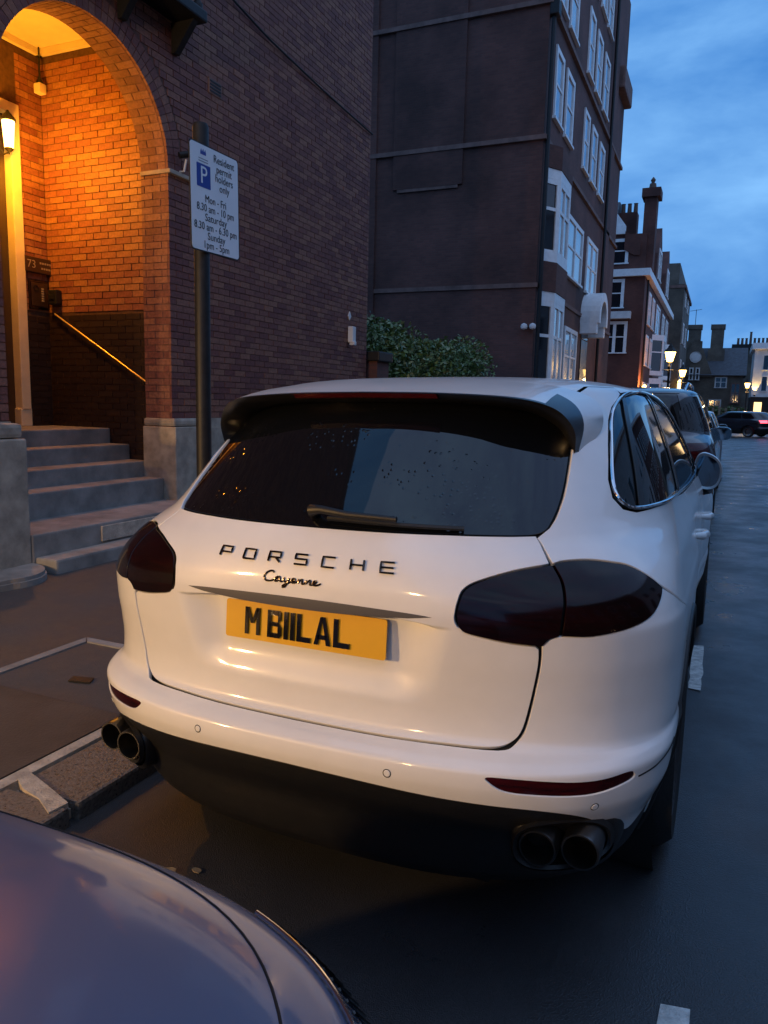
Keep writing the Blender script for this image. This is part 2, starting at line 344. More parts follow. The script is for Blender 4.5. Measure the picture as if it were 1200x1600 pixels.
def inside(poly, pts):
    px, py = poly[:, 0], poly[:, 1]; qx, qy = np.roll(px, -1), np.roll(py, -1); x, y = pts[:, 0:1], pts[:, 1:2]
    c = ((py > y) != (qy > y)) & (x < (qx - px) * (y - py) / np.where(qy == py, 1e-12, qy - py) + px)
    return c.sum(1) % 2 == 1
def edist(poly, pts):
    a = poly; b = np.roll(poly, -1, axis=0); d = b - a; L2 = (d**2).sum(1); L2[L2 == 0] = 1e-12; out = np.full(len(pts), 1e9)
    for i in range(len(a)):
        u = np.clip(((pts - a[i]) @ d[i]) / L2[i], 0, 1); out = np.minimum(out, np.linalg.norm(pts - a[i] - u[:, None] * d[i], axis=1))
    return out
def dens(loop, h):
    o = []; n = len(loop)
    for i in range(n):
        a = np.array(loop[i]); b = np.array(loop[(i + 1) % n]); k = max(1, int(np.linalg.norm((b - a)) / h))
        for j in range(k): o.append(a + (b - a) * j / k)
    return np.array(o)
def chaikin(loop, it=1):
    L_ = [np.array(p, float) for p in loop]
    for _ in range(it):
        o = []
        for i in range(len(L_)):
            a, b = L_[i], L_[(i + 1) % len(L_)]; o += [a * .75 + b * .25, a * .25 + b * .75]
        L_ = o
    return [tuple(p) for p in L_]
def panel(name, sf, loop, m, parent, off=0.0, h=0.02, holes=(), rim=0.012, gap=0.0015, mirror=False, extra=None):
    """sheet cut from the body surface along a closed outline in the (s, t) domain, with returned edges"""
    loops = [dens([(p[0], p[1] * TS) for p in l], h) for l in (loop, *holes)]
    A = loops[0]; x0, y0 = A.min(0); x1, y1 = A.max(0)
    gx, gy = np.meshgrid(np.arange(x0, x1, h), np.arange(y0, y1, h * .8)); gx[::2] += h / 2; G = np.stack([gx.ravel(), gy.ravel()], 1)
    if extra is not None: G = np.concatenate([G, extra])
    k = inside(A, G) & (edist(A, G) > h * .45)
    for H in loops[1:]: k &= ~inside(H, G) & (edist(H, G) > h * .45)
    G = G[k]; pts = []; edges = []
    for l in loops:
        b = len(pts); pts += [Vector(p) for p in l]; edges += [(b + i, b + (i + 1) % len(l)) for i in range(len(l))]
    nb = len(pts); pts += [Vector(p) for p in G]
    v2, e2, f2, ov, oe, of = delaunay_2d_cdt(pts, edges, [], 4 if holes else 1, 1e-6)
    Q = np.array([p[:] for p in v2]); cen = np.array([Q[list(f)].mean(0) for f in f2]); keep = inside(A, cen)
    for H in loops[1:]: keep &= ~inside(H, cen)
    f2 = [f for f, g in zip(f2, keep) if g]
    s_, t_ = Q[:, 0], Q[:, 1] / TS; sg = -1.0 if mirror else 1.0
    N = sf.N(s_, t_); V = sf.P(s_, t_) + N * off; N2 = N.copy()
    if mirror: V[:, 0] *= -1; N2[:, 0] *= -1
    verts = [tuple(p) for p in V]; nor = [tuple(p) for p in N2]; faces = []
    for f in f2:
        a, b, c = V[f[0]], V[f[1]], V[f[2]]
        faces.append(tuple(f) if np.dot(np.cross(b - a, c - a), N2[f[0]]) > 0 else tuple(f)[::-1])
    if rim:   # returned edge: boundary edges of the sheet folded inwards
        cnt = {}
        for f in faces:
            for i in range(len(f)): cnt[(f[i], f[(i + 1) % len(f)])] = 1
        be = [e for e in cnt if (e[1], e[0]) not in cnt]; mp = {}
        for (a, b) in be:
            dirv = V[b] - V[a]; nn = np.cross(dirv, N2[a]); nn /= (np.linalg.norm(nn) + 1e-9)
            for q in (a, b): mp.setdefault(q, []).append(nn)
        idx = {}
        for q, l in mp.items():
            nn = np.mean(l, 0); nn /= (np.linalg.norm(nn) + 1e-9)
            i = len(verts); verts += [tuple(V[q]), tuple(V[q] - N2[q] * rim * .35 + nn * rim * .12), tuple(V[q] - N2[q] * rim + nn * rim * .12)]
            mid = N2[q] + nn; mid /= np.linalg.norm(mid); nor += [tuple(mid), tuple(nn), tuple(nn)]; idx[q] = i
        for (a, b) in be:
            i, j = idx[a], idx[b]; faces += [(j, i, i + 1, j + 1), (j + 1, i + 1, i + 2, j + 2)]
    me = bpy.data.meshes.new(name); me.from_pydata(verts, [], faces); me.update()
    for p in me.polygons: p.use_smooth = True
    me.normals_split_custom_set_from_vertices(nor)
    return new_obj(name, me, m, parent)
def grid_part(name, sf, s0, s1, t0, t1, m, parent, ns=40, ntt=40, off=0.0, keep=None, mirror=False):
    ss, tt = np.meshgrid(np.linspace(s0, s1, ns), np.linspace(t0, t1, ntt)); V = sf.P(ss, tt); 
    if off: V = V + sf.N(ss, tt) * off
    N_ = sf.N(ss, tt)
    if mirror: V[:, 0] *= -1; N_[:, 0] *= -1
    F = []
    C_ = V.reshape(ntt, ns, 3)
    for i in range(ntt - 1):
        for j in range(ns - 1):
            if keep is None or keep((C_[i, j] + C_[i + 1, j + 1]) / 2, (ss[i, j] + ss[i, j + 1]) / 2, (tt[i, j] + tt[i + 1, j]) / 2):
                q = (i * ns + j, i * ns + j + 1, (i + 1) * ns + j + 1, (i + 1) * ns + j); F.append(q[::-1] if mirror else q)
    if not F: return None
    me = bpy.data.meshes.new(name); me.from_pydata([tuple(p) for p in V], [], F)
    me.update()
    for p in me.polygons: p.use_smooth = True
    me.normals_split_custom_set_from_vertices([tuple(p) for p in N_])
    bm = bmesh.new(); bm.from_mesh(me); loose = [v for v in bm.verts if not v.link_faces]
    if loose:
        bmesh.ops.delete(bm, geom=loose, context='VERTS'); bm.to_mesh(me)
    bm.free()
    return new_obj(name, me, m, parent)
def wheel(parent, x, y, r, w, rim_m='dark_alloy', spokes=10):
    sg = 1 if x > 0 else -1; z = r
    b = MB(); b.lathe([(r*.70, -w*.46), (r*.90, -w*.5), (r*.985, -w*.36), (r, -w*.2), (r, w*.2), (r*.985, w*.36), (r*.90, w*.5), (r*.70, w*.46)], (x - sg * w/2, y, z), 0, 48, True)
    ty = b.build('tyre', 'tyre', parent, True)
    b = MB(); xo = x - sg * .02
    b.lathe([(r*.72, sg*.012), (r*.66, sg*.0), (r*.64, -sg*.10)], (xo, y, z), 0, 40); b.lathe([(r*.16, -sg*.01), (r*.12, sg*.008), (.002, sg*.008)], (xo, y, z), 0, 20)
    for k in range(spokes):
        t = 2 * PI * k / spokes; c, s_ = math.cos(t), math.sin(t); wv = r * .055
        q = [(r*.10, -wv), (r*.68, -wv*.7), (r*.68, wv*.7), (r*.10, wv)]; V = []
        for dx in (0, -sg*.03):
            for (a, bb) in q: V.append((xo + dx - sg*.008, y + a*c - bb*s_, z + a*s_ + bb*c))
        b.add(V, [(0, 1, 2, 3), (7, 6, 5, 4), (0, 4, 5, 1), (1, 5, 6, 2), (2, 6, 7, 3), (3, 7, 4, 0)])
    rm = b.build('rim', rim_m, ty, False)
    b = MB(); b.lathe([(r*.5, -sg*.11), (.01, -sg*.11)], (xo, y, z), 0, 24); b.build('brake_disc', 'alloy', ty)
    return ty

# ---------------------------------------------------------------- ground, road, pavement
SLOPE = math.tan(math.radians(1.0))
KX = -1.03; KZ = 0.055; CROWN = 3.6; FARK = 8.2
def road_z(x): return SLOPE * x if x <= CROWN else SLOPE * (2 * CROWN - x)
tag(MB().add([(-1500, -1500, -.3), (1500, -1500, -.3), (1500, 1500, -.3), (-1500, 1500, -.3)], [(0, 1, 2, 3)]).build('ground', 'pavement_asphalt'), kind='structure')
xs_ = [KX - .05, 0, 1.2, 2.4, CROWN, 4.8, 6.4, FARK + .05]; V = []; F = []
ys_ = [-60, -10, 0, 10, 30, 70, 140, 320]
for y in ys_:
    for x in xs_: V.append((x, y, road_z(x)))
k = len(xs_)
for i in range(len(ys_) - 1):
    for j in range(k - 1): F.append((i*k + j, i*k + j + 1, (i+1)*k + j + 1, (i+1)*k + j))
tag(MB().add(V, F).build('road', 'road_asphalt', smooth=True), kind='structure')
# pavement sheet, with the repaired patch and its pale border as separate sheets
pv = tag(MB().add([(-1.40, -60, KZ - .003), (-1.40, 320, KZ - .003), (-30, 320, KZ + .02), (-30, -60, KZ + .02)], [(0, 1, 2, 3)]).build('pavement', 'pavement_asphalt'), kind='structure')
tag(MB().box(FARK, 14, -60, 320, -.2, road_z(FARK) + .1).build('pavement', 'pavement_asphalt'), kind='structure')
mat('slab', (0.050, 0.043, 0.038), 0.6, var=0.3, vscale=2.5, bump=0.3, bscale=80, objrand=0.5)
def pavez(x): return KZ - .003 + (x + 1.40) / (-28.6) * .023
# paving slabs between kerb and steps
yy = -2.2
for r in range(7):
    for c, (x0, x1) in enumerate(((-2.375, -1.425),)):
        y0 = -4.6 + r * .92 - .02
        if y0 + .9 < 1.66: MB().prism([(x0, y0), (x1, y0), (x1, y0 + .905), (x0, y0 + .905)], 2, pavez(x0) - .02, pavez(x0) + .007).build('paving_slab', 'slab', pv)
# pale border strip of the patch
MB().prism([(-2.445, -5), (-2.385, -5), (-2.385, 1.60), (-2.445, 1.66)], 2, KZ - .03, pavez(-2.4) + .009).build('border_strip', 'step_stone', pv)
MB().prism([(-2.44, 1.665), (-2.38, 1.605), (-1.42, 1.605), (-1.42, 1.665)], 2, KZ - .03, pavez(-2.4) + .010).build('border_strip', 'step_stone', pv)
MB().prism([(-1.985, 1.085), (-1.865, 1.115), (-1.895, 1.175), (-2.01, 1.145)], 2, pavez(-1.9) + .004, pavez(-1.9) + .010).build('stopcock_cover', 'black_iron', pv)
# kerb
kb = tag(MB().box(KX - .36, KX - .04, -60, 320, -.3, KZ - .035).build('kerb', 'mortar_pale'), kind='structure')
for i in range(40):
    y0 = -4.65 + i * .92 + .26
    g = -.0 if True else 0
    o = MB().chamfer(KX - .315, KX, y0 + .02, y0 + .90, -.25, KZ + random.uniform(-.003, .003), .014).build('kerb_stone', 'granite', kb)
tag(MB().box(KX - .30, KX, 32.9, 320, -.25, KZ).build('kerb', 'granite'), kind='structure')
tag(MB().box(FARK - .15, FARK + .1, -60, 320, -.2, road_z(FARK) + .12).build('kerb', 'granite'), kind='structure')
# pale pointing: strip behind the kerb stones and between two of them
MB().prism([(KX - .385, -6), (KX - .325, -6), (KX - .322, 30), (KX - .380, 30)], 2, KZ - .05, KZ + .004).build('pointing_strip', 'mortar_pale', kb)
MB().prism([(KX - .33, .245), (KX - .25, .20), (KX - .14, .175), (KX - .03, .12), (KX - .02, .20), (KX - .12, .235), (KX - .20, .262), (KX - .32, .30)], 2, KZ - .05, KZ + .008).build('pointing_strip', 'mortar_pale', kb)
# parking bay dashes
rd = bpy.data.objects['road']
for (y0, y1) in ((-.55, .20), (2.62, 3.45)):
    x0 = .995 if y0 < 1 else .975; z = road_z(1.08) + .004
    n = 9; Lp = [(x0 + random.uniform(-.006, .006), y0 + (y1 - y0) * i / n, z) for i in range(n + 1)]; Rp = [(x0 + .065 + random.uniform(-.006, .006), y0 + (y1 - y0) * i / n + (.0 if 0 < i < n else random.uniform(-.02, .02)), z + SLOPE * .1) for i in range(n + 1)]
    MB().add(Lp + Rp, [(i, n + 1 + i, n + 2 + i, i + 1) for i in range(n)]).build('bay_line', 'road_paint', rd)

# ---------------------------------------------------------------- brick mansion with the lit porch
WX = -4.70; AY, AZ, AR_ = 4.14, 4.00, 1.085; Y0O, Y1O = AY - AR_, AY + AR_; REV = .38; BX = -6.65; FLOOR = 1.15; CEIL = 5.52
# blocks that carry the street on behind the camera
rear = thing('side_mansion', 'dark brick mansion block along the pavement behind the dark grey car', 'building')
MB().box(-16, -4.9, -46, -4.05, -.2, 17).build('wall', 'brick_far', rear); MB().box(-16, -4.6, -46, -4.07, 17, 17.5).build('cornice', 'stone_band', rear)
for k in range(10):
    for z0 in (1.5, 5.0, 8.5, 12.0):
        f = MB().box(-4.95, -4.82, -44 + 4 * k, -42.4 + 4 * k, z0, z0 + 2.2).build('window', 'white_paint', rear); MB().box(-4.815, -4.805, -43.85 + 4 * k, -42.55 + 4 * k, z0 + .15, z0 + 2.05).build('pane', 'pane', f)
house = thing('brick_mansion', 'dark red brick mansion block with arched porch lit orange inside', 'building', (0, 0, 0))
HEND = 10.36; HTOP = 10.5; YB = -4.0
def opening(z, m=0.0):
    """half width of the arched opening at height z, or None above it"""
    r = AR_ + m
    if z < AZ: return r
    d = z - AZ
    return math.sqrt(r * r - d * d) if d < r else None
# mortar backing in pieces round the opening
b = MB(); b.box(WX - REV, WX - .008, YB, Y0O - .005, -.2, AZ).box(WX - REV, WX - .008, Y1O + .005, HEND - .008, -.2, AZ)
n = 28; arc = [(AY + (AR_ + .004) * math.cos(a), AZ + (AR_ + .004) * math.sin(a)) for a in np.linspace(PI, 0, n)]
top = [(YB, AZ)] + arc + [(HEND - .008, AZ), (HEND - .008, HTOP), (YB, HTOP)]
# split into quads to keep the concave polygon clean
for i in range(n - 1):
    (ya, za), (yb, zb) = arc[i], arc[i + 1]; b.prism([(ya, za), (yb, zb), (yb, HTOP), (ya, HTOP)], 0, WX - REV, WX - .008)
b.box(WX - REV, WX - .008, YB, arc[0][0], AZ, HTOP).box(WX - REV, WX - .008, arc[-1][0], HEND - .008, AZ, HTOP)
b.box(WX - 9, WX - REV, HEND - .35, HEND - .008, -.2, HTOP)
b.build('wall_core', 'mortar', house)
BL, BH, GAP = .215, .065, .010
def course_bricks(mb, a0, a1, z0, z1, put, phase=0.0, skip=None):
    k = 0; z = z0
    while z + BH <= z1 + 1e-6:
        y = a0 - ((k % 2) * .1125 + phase)
        while y < a1:
            p0, p1 = max(y, a0), min(y + BL, a1)
            if p1 - p0 > .03: put(mb, p0, p1, z, z + BH, k)
            y += BL + GAP
        z += BH + GAP; k += 1
PLZ = 1.30
def put_front(mb, y0, y1, z0, z1, k):
    zc = (z0 + z1) / 2; d = random.uniform(-.0025, .0025)
    m = .235 if zc > AZ else .0
    h1 = opening(z0, m); h2 = opening(z1, m); hw = max([q for q in (h1, h2) if q] or [0]) if (h1 or h2) else None
    segs = [(y0, y1)]
    if hw:
        a, c = AY - hw - (.008 if m else 0), AY + hw + (.008 if m else 0); segs = []
        if y0 < a: segs.append((y0, min(y1, a)))
        if y1 > c: segs.append((max(y0, c), y1))
    for (p, q) in segs:
        if q - p > .02: mb.box(WX - .03, WX + d, p, q, z0, z1)
mb = MB(); course_bricks(mb, YB, HEND, PLZ, HTOP - .3, put_front); tag(mb.build('facing_bricks', 'brick', house), kind='stuff')
# arch ring of bricks on edge
mb = MB(); nv = 46
for i in range(nv):
    a0, a1 = PI * i / nv + .003, PI * (i + 1) / nv - .003
    for r0, r1 in ((AR_, AR_ + .108), (AR_ + .116, AR_ + .225)):
        q = [(AY + r * math.cos(a), AZ + r * math.sin(a)) for r, a in ((r0, a0), (r1, a0), (r1, a1), (r0, a1))]; mb.prism(q, 0, WX - .03, WX + .001 + random.uniform(-.002, .002))
tag(mb.build('arch_ring', 'brick', house), kind='stuff')
# intrados and reveals
mb = MB()
nn_ = 44
for i in range(nn_):
    a0, a1 = PI * i / nn_ + .004, PI * (i + 1) / nn_ - .004; off = (i % 2) * .11
    cuts = [WX - .032] + [x for x in (WX - .145 - off, WX - .36 - off) if x > WX - REV + .03] + [WX - REV - .002]
    for xa, xb in zip(cuts[:-1], cuts[1:]):
        q = [(AY + r * math.cos(a), AZ + r * math.sin(a)) for r, a in ((AR_ - random.uniform(0, .003), a0), (AR_ + .03, a0), (AR_ + .03, a1), (AR_ - .001, a1))]; mb.prism(q, 0, xb + .005, xa - .005)
for side, yy in ((1, Y1O), (-1, Y0O)):
    def put_rev(m_, x0, x1, z0, z1, k, side=side, yy=yy): 
        e = random.uniform(-.003, .003); m_.box(x0, x1, *sorted((yy + e * side, yy + .03 * side)), z0, z1)
    course_bricks(mb, WX - REV, WX - .032, PLZ, AZ, put_rev, .06)
tag(mb.build('reveal_bricks', 'brick', house), kind='stuff')
# spring stones (thin string course at the arch springing)
for side, yy in ((1, Y1O), (-1, Y0O)):
    a, c = sorted((yy - .018 * side, yy + .46 * side)); MB().chamfer(WX - REV, WX + .04, a, c, AZ - .045, AZ + .0, .008).build('spring_stone', 'limestone', house)
# plinths
for side, yy in ((1, Y1O), (-1, Y0O)):
    if side < 0: continue
    a, c = sorted((yy - .035 * side, yy + .52 * side)); MB().chamfer(WX - REV - .02, WX + .075, a, c, .05, PLZ - .10, .012).chamfer(WX - REV - .02, WX + .05, a + .012, c - .012, PLZ - .095, PLZ - .004, .03).build('plinth_stone', 'limestone', house)
MB().box(WX - .03, WX + .05, Y1O + .53, HEND + .03, -.1, PLZ - .12).box(WX - .03, WX + .03, Y1O + .53, HEND + .02, PLZ - .12, PLZ - .004).build('plinth', 'limestone', house)
MB().box(WX - .03, WX + .05, YB, Y0O - .53, -.1, PLZ - .12).build('plinth', 'limestone', house)
MB().chamfer(WX - REV - .02, -4.17, 1.9, 2.775, -.05, PLZ - .13, .014).chamfer(WX - REV - .02, -4.19, 1.92, 2.76, PLZ - .125, PLZ - .004, .035).build('plinth_stone', 'limestone', house); MB().box(WX - REV, WX + .02, 2.76, Y0O + .002, .2, PLZ - .01).build('plinth', 'limestone', house)
# porch interior: side walls, back wall, ceiling
SY1 = Y1O + .10; SY0 = Y0O - .9
b = MB(); b.box(BX - .1, WX - REV, SY1 + .008, SY1 + .3, .3, CEIL + .3).build('porch_side_wall', 'mortar_warm', house)
b = MB(); b.box(BX - .1, WX - REV, SY0 - .3, SY0, .3, CEIL + .3).build('porch_side_wall', 'brick_red', house)
DJ = 4.87
b = MB(); b.box(BX - .3, BX - .008, DJ, SY1 + .3, .3, CEIL + .3); b.box(BX - .3, BX - .008, SY0, 3.55, .3, CEIL + .3); b.box(BX - .3, BX - .008, 3.55, DJ, 4.75, CEIL + .3); b.build('porch_back_wall', 'mortar_warm', house)
MB().box(BX - .3, WX - REV + .01, SY0 - .1, SY1 + .2, CEIL, CEIL + .1).build('porch_ceiling', 'plaster', house)
MB().box(BX, BX + .06, SY0, SY1, CEIL - .07, CEIL - .002).box(BX, WX - REV, SY1 - .06, SY1, CEIL - .07, CEIL - .003).build('porch_cornice', 'plaster', house)
DADO = 2.53
share = {}
def put_side(m_, x0, x1, z0, z1, k):
    key = round(x1 - x0, 2)
    if key not in share:
        w = MB().box(0, x1 - x0, -.0, .03, 0, z1 - z0); o = w.build('brick', 'brick_single', house); share[key] = o.data
    else:
        o = new_obj('brick', share[key], None, house)
    o.location = (x0, SY1 + random.uniform(-.0035, .0035), z0); o.rotation_euler = (0, 0, random.uniform(-.008, .008))
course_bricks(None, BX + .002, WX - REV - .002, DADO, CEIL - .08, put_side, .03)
mb = MB()
def put_back(m_, y0, y1, z0, z1, k): m_.box(BX - .03, BX + random.uniform(-.003, .003), y0, y1, z0, z1)
course_bricks(mb, DJ + .10, SY1 - .004, DADO, CEIL - .08, put_back, .05)
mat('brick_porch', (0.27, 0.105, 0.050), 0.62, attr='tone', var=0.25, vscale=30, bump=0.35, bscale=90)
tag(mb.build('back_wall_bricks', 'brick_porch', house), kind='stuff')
mb = MB()
def put_sd(m_, x0, x1, z0, z1, k): m_.box(x0, x1, SY1 + random.uniform(-.002, .002), SY1 + .03, z0, z1)
course_bricks(mb, BX + .002, WX - REV - .002, .4, DADO - .01, put_sd, .03); course_bricks(mb, DJ + .10, SY1 - .004, .9, DADO - .01, put_back, .05)
tag(mb.build('dado_bricks', 'brick_dado', house), kind='stuff')
# door and its frame in the back wall
dr = MB().box(BX - .12, BX - .07, 3.6, DJ - .03, FLOOR, 4.7).build('porch_door', 'dark_wood', house)
for z0, z1 in ((1.35, 2.2), (2.4, 3.9)):
    for y0, y1 in ((3.70, 4.15), (4.25, 4.72)): MB().chamfer(BX - .075, BX - .055, y0, y1, z0, z1, .008).build('door_panel', 'dark_wood', dr)
MB().chamfer(BX - .10, BX + .045, DJ - .035, DJ + .095, FLOOR + .2, 4.80, .012).chamfer(BX - .10, BX + .035, DJ - .05, DJ + .11, FLOOR, FLOOR + .21, .01).build('door_frame', 'cream_paint', house)
MB().chamfer(BX - .10, BX + .045, 3.50, DJ - .036, 4.68, 4.80, .012).build('door_lintel', 'cream_paint', house)
# steps
NOSE = [(-4.26, .365), (-4.80, .615), (-5.10, .79), (-5.42, .97), (-5.72, 1.15)]
SA, SB = Y0O - .35, Y1O + .06
st_ = thing('stone_steps', 'worn grey stone steps climbing into the arched porch', 'steps', (0, 0, 0))
MB().chamfer(-4.16, -3.92, 2.80, 7.4, -.1, .175, .02).build('step', 'step_stone', st_)
MB().chamfer(-4.95, -4.165, 2.78, Y1O + .42, -.1, .365, .016).build('step', 'step_stone', st_)
for i, (x, z) in enumerate(NOSE[1:]):
    x1 = NOSE[i + 2][0] if i + 2 < len(NOSE) else BX + .01
    e = (-.04, .0, -.02, -.07)[i]
    MB().chamfer(x1 - .05 if i < 3 else BX, x, Y0O - (.0 if i < 1 else .6), min(SY1 - .006, Y1O - .04 if x > WX - REV else SY1 - .006), -.1, z, .014).build('step', 'step_stone', st_)
# repaired step front, rendered
MB().chamfer(-4.166, -4.150, 3.55, 4.75, .19, .335, .006).build('render_patch', 'mortar_pale', st_)
# round-nosed bottom kerb left of the steps
n = 14; q = [(-4.6, 1.2), (-3.98, 1.2)] + [(-4.18 + .38 * math.cos(a), 2.42 + .36 * math.sin(a)) for a in np.linspace(-.4, PI / 2, n)] + [(-4.6, 2.78)]
MB().prism(q, 2, -.1, .13).build('base_block', 'step_stone', st_); MB().prism([(x + (.02 if x > -4.5 else 0), y) for x, y in q], 2, .05, .10).build('base_moulding', 'step_stone', st_)
# handrail
hr = thing('handrail', 'thin brass handrail fixed to the porch side wall', 'handrail', (0, 0, 0))
RA, RB_ = Vector((-6.50, SY1 - .055, 2.505)), Vector((-5.09, SY1 - .055, 1.695))
MB().tube([RA, RB_], .012, 10).build('rail', 'brass', hr, True)
for u in (.04, .5, .96):
    p = RA.lerp(RB_, u); MB().tube([p + Vector((0, 0, -.01)), p + Vector((0, .03, -.05)), p + Vector((0, .06, -.05))], .007, 6).build('bracket', 'black_iron', hr, True)
# name board and entry panel on the back wall
nb = thing('name_board', 'dark wooden board numbered 73 above the entry panel in the porch', 'sign', (BX, 5.17, 3.06))
MB().chamfer(.003, .055, -.215, .205, -.09, .09, .01).build('board', 'dark_wood', nb)
for t_, sz, y, z in (('73', .13, -.13, .0), ('MANSIONS', .034, .07, .028), ('FLATS', .034, .09, -.03)):
    if t_ != '73': continue
    o = new_obj('number', text_mesh(t_, sz, .001), 'letter_grey', nb); o.rotation_euler = (PI/2, 0, PI/2); o.location = (.058, y, z)
for z in (.03, -.03):
    for k in range(5): MB().box(.055, .0565, -.01 + .035 * k + (.02 if z < 0 else 0), .015 + .035 * k + (.02 if z < 0 else 0), z - .011, z + .011).build('worn_lettering', 'letter_grey', nb)
ep = thing('entry_panel', 'bronze entry phone panel with a column of buttons beside the porch door', 'intercom', (BX, 5.17, 2.72))
MB().chamfer(.003, .02, -.15, .145, -.17, .17, .015).build('frame_plate', 'chrome_dark', ep); MB().chamfer(.02, .03, -.12, .115, -.14, .14, .008).build('face_plate', 'dark_wood', ep)
for k in range(6): MB().chamfer(.03, .038, .02, .055, .065 - .028 * k, .085 - .028 * k, .003).build('button', 'letter_grey', ep)
MB().lathe([(.035, .0), (.035, .008), (.028, .009), (.027, .001)], (.03, -.06, .075), 0, 20).build('speaker_ring', 'black_iron', ep)
kx = thing('key_box', 'small black box on the porch wall beside the entry panel', 'box', (BX + .16, SY1, 2.70)); MB().chamfer(-.07, .07, -.10, -.006, -.09, .09, .02).build('case', 'black_iron', kx); MB().chamfer(-.04, .04, -.112, -.10, -.03, .03, .005).build('flap', 'plastic_black', kx)
# porch lantern on the back wall and sensor lamp below the ceiling
pl_ = thing('porch_lantern', 'lit wall lantern with black cap beside the porch door', 'lantern', (BX + .22, 4.66, 4.36)); pl_.scale = (.8, .8, .8)
MB().lathe([(.012, .33), (.03, .30), (.10, .22), (.105, .19)], (0, 0, 0), 2, 12).build('cap', 'black_iron', pl_, True)
MB().lathe([(.085, .185), (.06, -.16), (.05, -.17)], (0, 0, 0), 2, 10).build('glass', 'lamp_glow', pl_, False)
MB().lathe([(.055, -.165), (.06, -.18), (.02, -.22), (.002, -.25)], (0, 0, 0), 2, 12).build('finial', 'black_iron', pl_, True)
MB().tube([(-.22, .0, -.1), (-.12, 0, -.24), (0, 0, -.22)], .012, 8).build('wall_arm', 'black_iron', pl_, True)
def point(name, loc, power, col, size=.06, parent=None):
    l = bpy.data.lights.new(name, 'POINT'); l.energy = power; l.color = col; l.shadow_soft_size = size; o = bpy.data.objects.new(name, l); COL.objects.link(o); o.location = loc; return o
PORCH_W = 150.0
l_ = point('porch_light', (BX + .55, 4.40, 4.15), PORCH_W, (1.0, .36, .02), .08)
cl = thing('ceiling_lamp', 'small white box lamp hanging on a cable in the porch corner', 'lamp', (BX + .09, SY1 - .09, 5.10))
MB().chamfer(-.05, .05, -.05, .05, -.09, .02, .012).build('case', 'cream_paint', cl); MB().lathe([(.05, .02), (.012, .10), (.008, .42)], (0, 0, 0), 2, 10).build('cable', 'cable', cl, True)
# cables, vent, brackets on the front
vt = thing('air_vent', 'small dark terracotta air vent in the front brick wall', 'vent', (WX, 6.07, 5.125)); MB().chamfer(-.01, .012, -.12, .12, -.085, .085, .004).build('vent_frame', 'stone_band', vt)
for k in range(4): MB().box(.004, .018, -.10, .10, -.065 + .036 * k, -.048 + .036 * k).build('louvre', 'black_iron', vt)
cb = tag(MB().tube([(WX + .02, 5.2, 6.75), (WX + .03, 6.0, 6.28), (WX + .03, 7.2, 6.12), (WX + .03, 8.6, 6.03), (WX + .03, HEND, 5.96)], .014, 6).build('wall_cable', 'cable'), 'black cable sagging along the front of the brick mansion', 'cable')
bk = thing('balcony_ledge', 'dark iron balcony ledge projecting above the porch arch', 'balcony', (0, 0, 0))
MB().chamfer(WX - .02, WX + .34, 3.35, 5.50, 5.52, 5.64, .02).build('ledge', 'black_iron', bk)
for y in (3.6, 4.55, 5.35): MB().prism([(WX, 5.2), (WX + .05, 5.2), (WX + .3, 5.5), (WX, 5.5)], 1, y - .04, y + .04).build('bracket', 'black_iron', bk)
MB().lathe([(.05, 0), (.055, .05), (.03, .09), (.06, .14), (.03, .2), (.002, .24)], (WX + .27, 5.42, 5.64), 2, 12).build('finial', 'black_iron', bk, True)
for y in np.linspace(3.45, 5.2, 8): MB().tube([(WX + .28, y, 5.64), (WX + .28, y, 6.5)], .012, 6).build('baluster', 'black_iron', bk)
sc_ = thing('security_camera', 'small security camera on the wall beside the porch arch', 'camera', (WX, 5.42, AZ + .12))
MB().tube([(.0, 0, -.10), (.06, 0, -.10), (.09, 0, .02)], .012, 8).build('bracket', 'stucco', sc_, True); MB().tube([(.05, -.07, .05), (.13, .05, .09)], .035, 10).build('housing', 'black_iron', sc_, True)

# ---------------------------------------------------------------- the white SUV
CAR_ROT = (0, math.radians(-1.0), math.radians(-0.8))
car = thing('parked_suv', 'white SUV with smoked tail lamps and yellow rear number plate parked at the kerb', 'car', (0, 0, 0), CAR_ROT)
SF = Surf(ROWS, True)
NRM1 = NR - 1
def mir(l): return [(-a, b) for a, b in reversed(l)]
def arch_pts(yc, zc, r, a0, a1, n):  # wheel arch arc (y, z) in the domain
    return [SF.st(yc + r * math.cos(a), zc + r * math.sin(a)) for a in np.linspace(a0, a1, n)]
LENS_UP = [(.292, 15.37), (.298, 16.03), (.307, 16.56), (.331, 16.97), (.389, 17.45), (.456, 17.70)]
LENS_UP2 = [(.456, 17.70), (.478, 17.82), (.527, 17.81), (.580, 17.61), (.623, 17.37), (.679, 16.78), (.721, 16.25)]
LENS_LO2 = [(.721, 16.25), (.704, 15.79), (.666, 15.21), (.614, 14.73), (.562, 14.38), (.501, 14.14), (.452, 14.20)]
LENS_LO1 = [(.452, 14.20), (.434, 14.00), (.421, 13.67), (.379, 13.73), (.342, 13.86), (.303, 14.10), (.293, 14.49)]
SPLIT = [(.456, 17.70), (.467, 17.0), (.467, 16.19), (.460, 15.34), (.452, 14.20)]
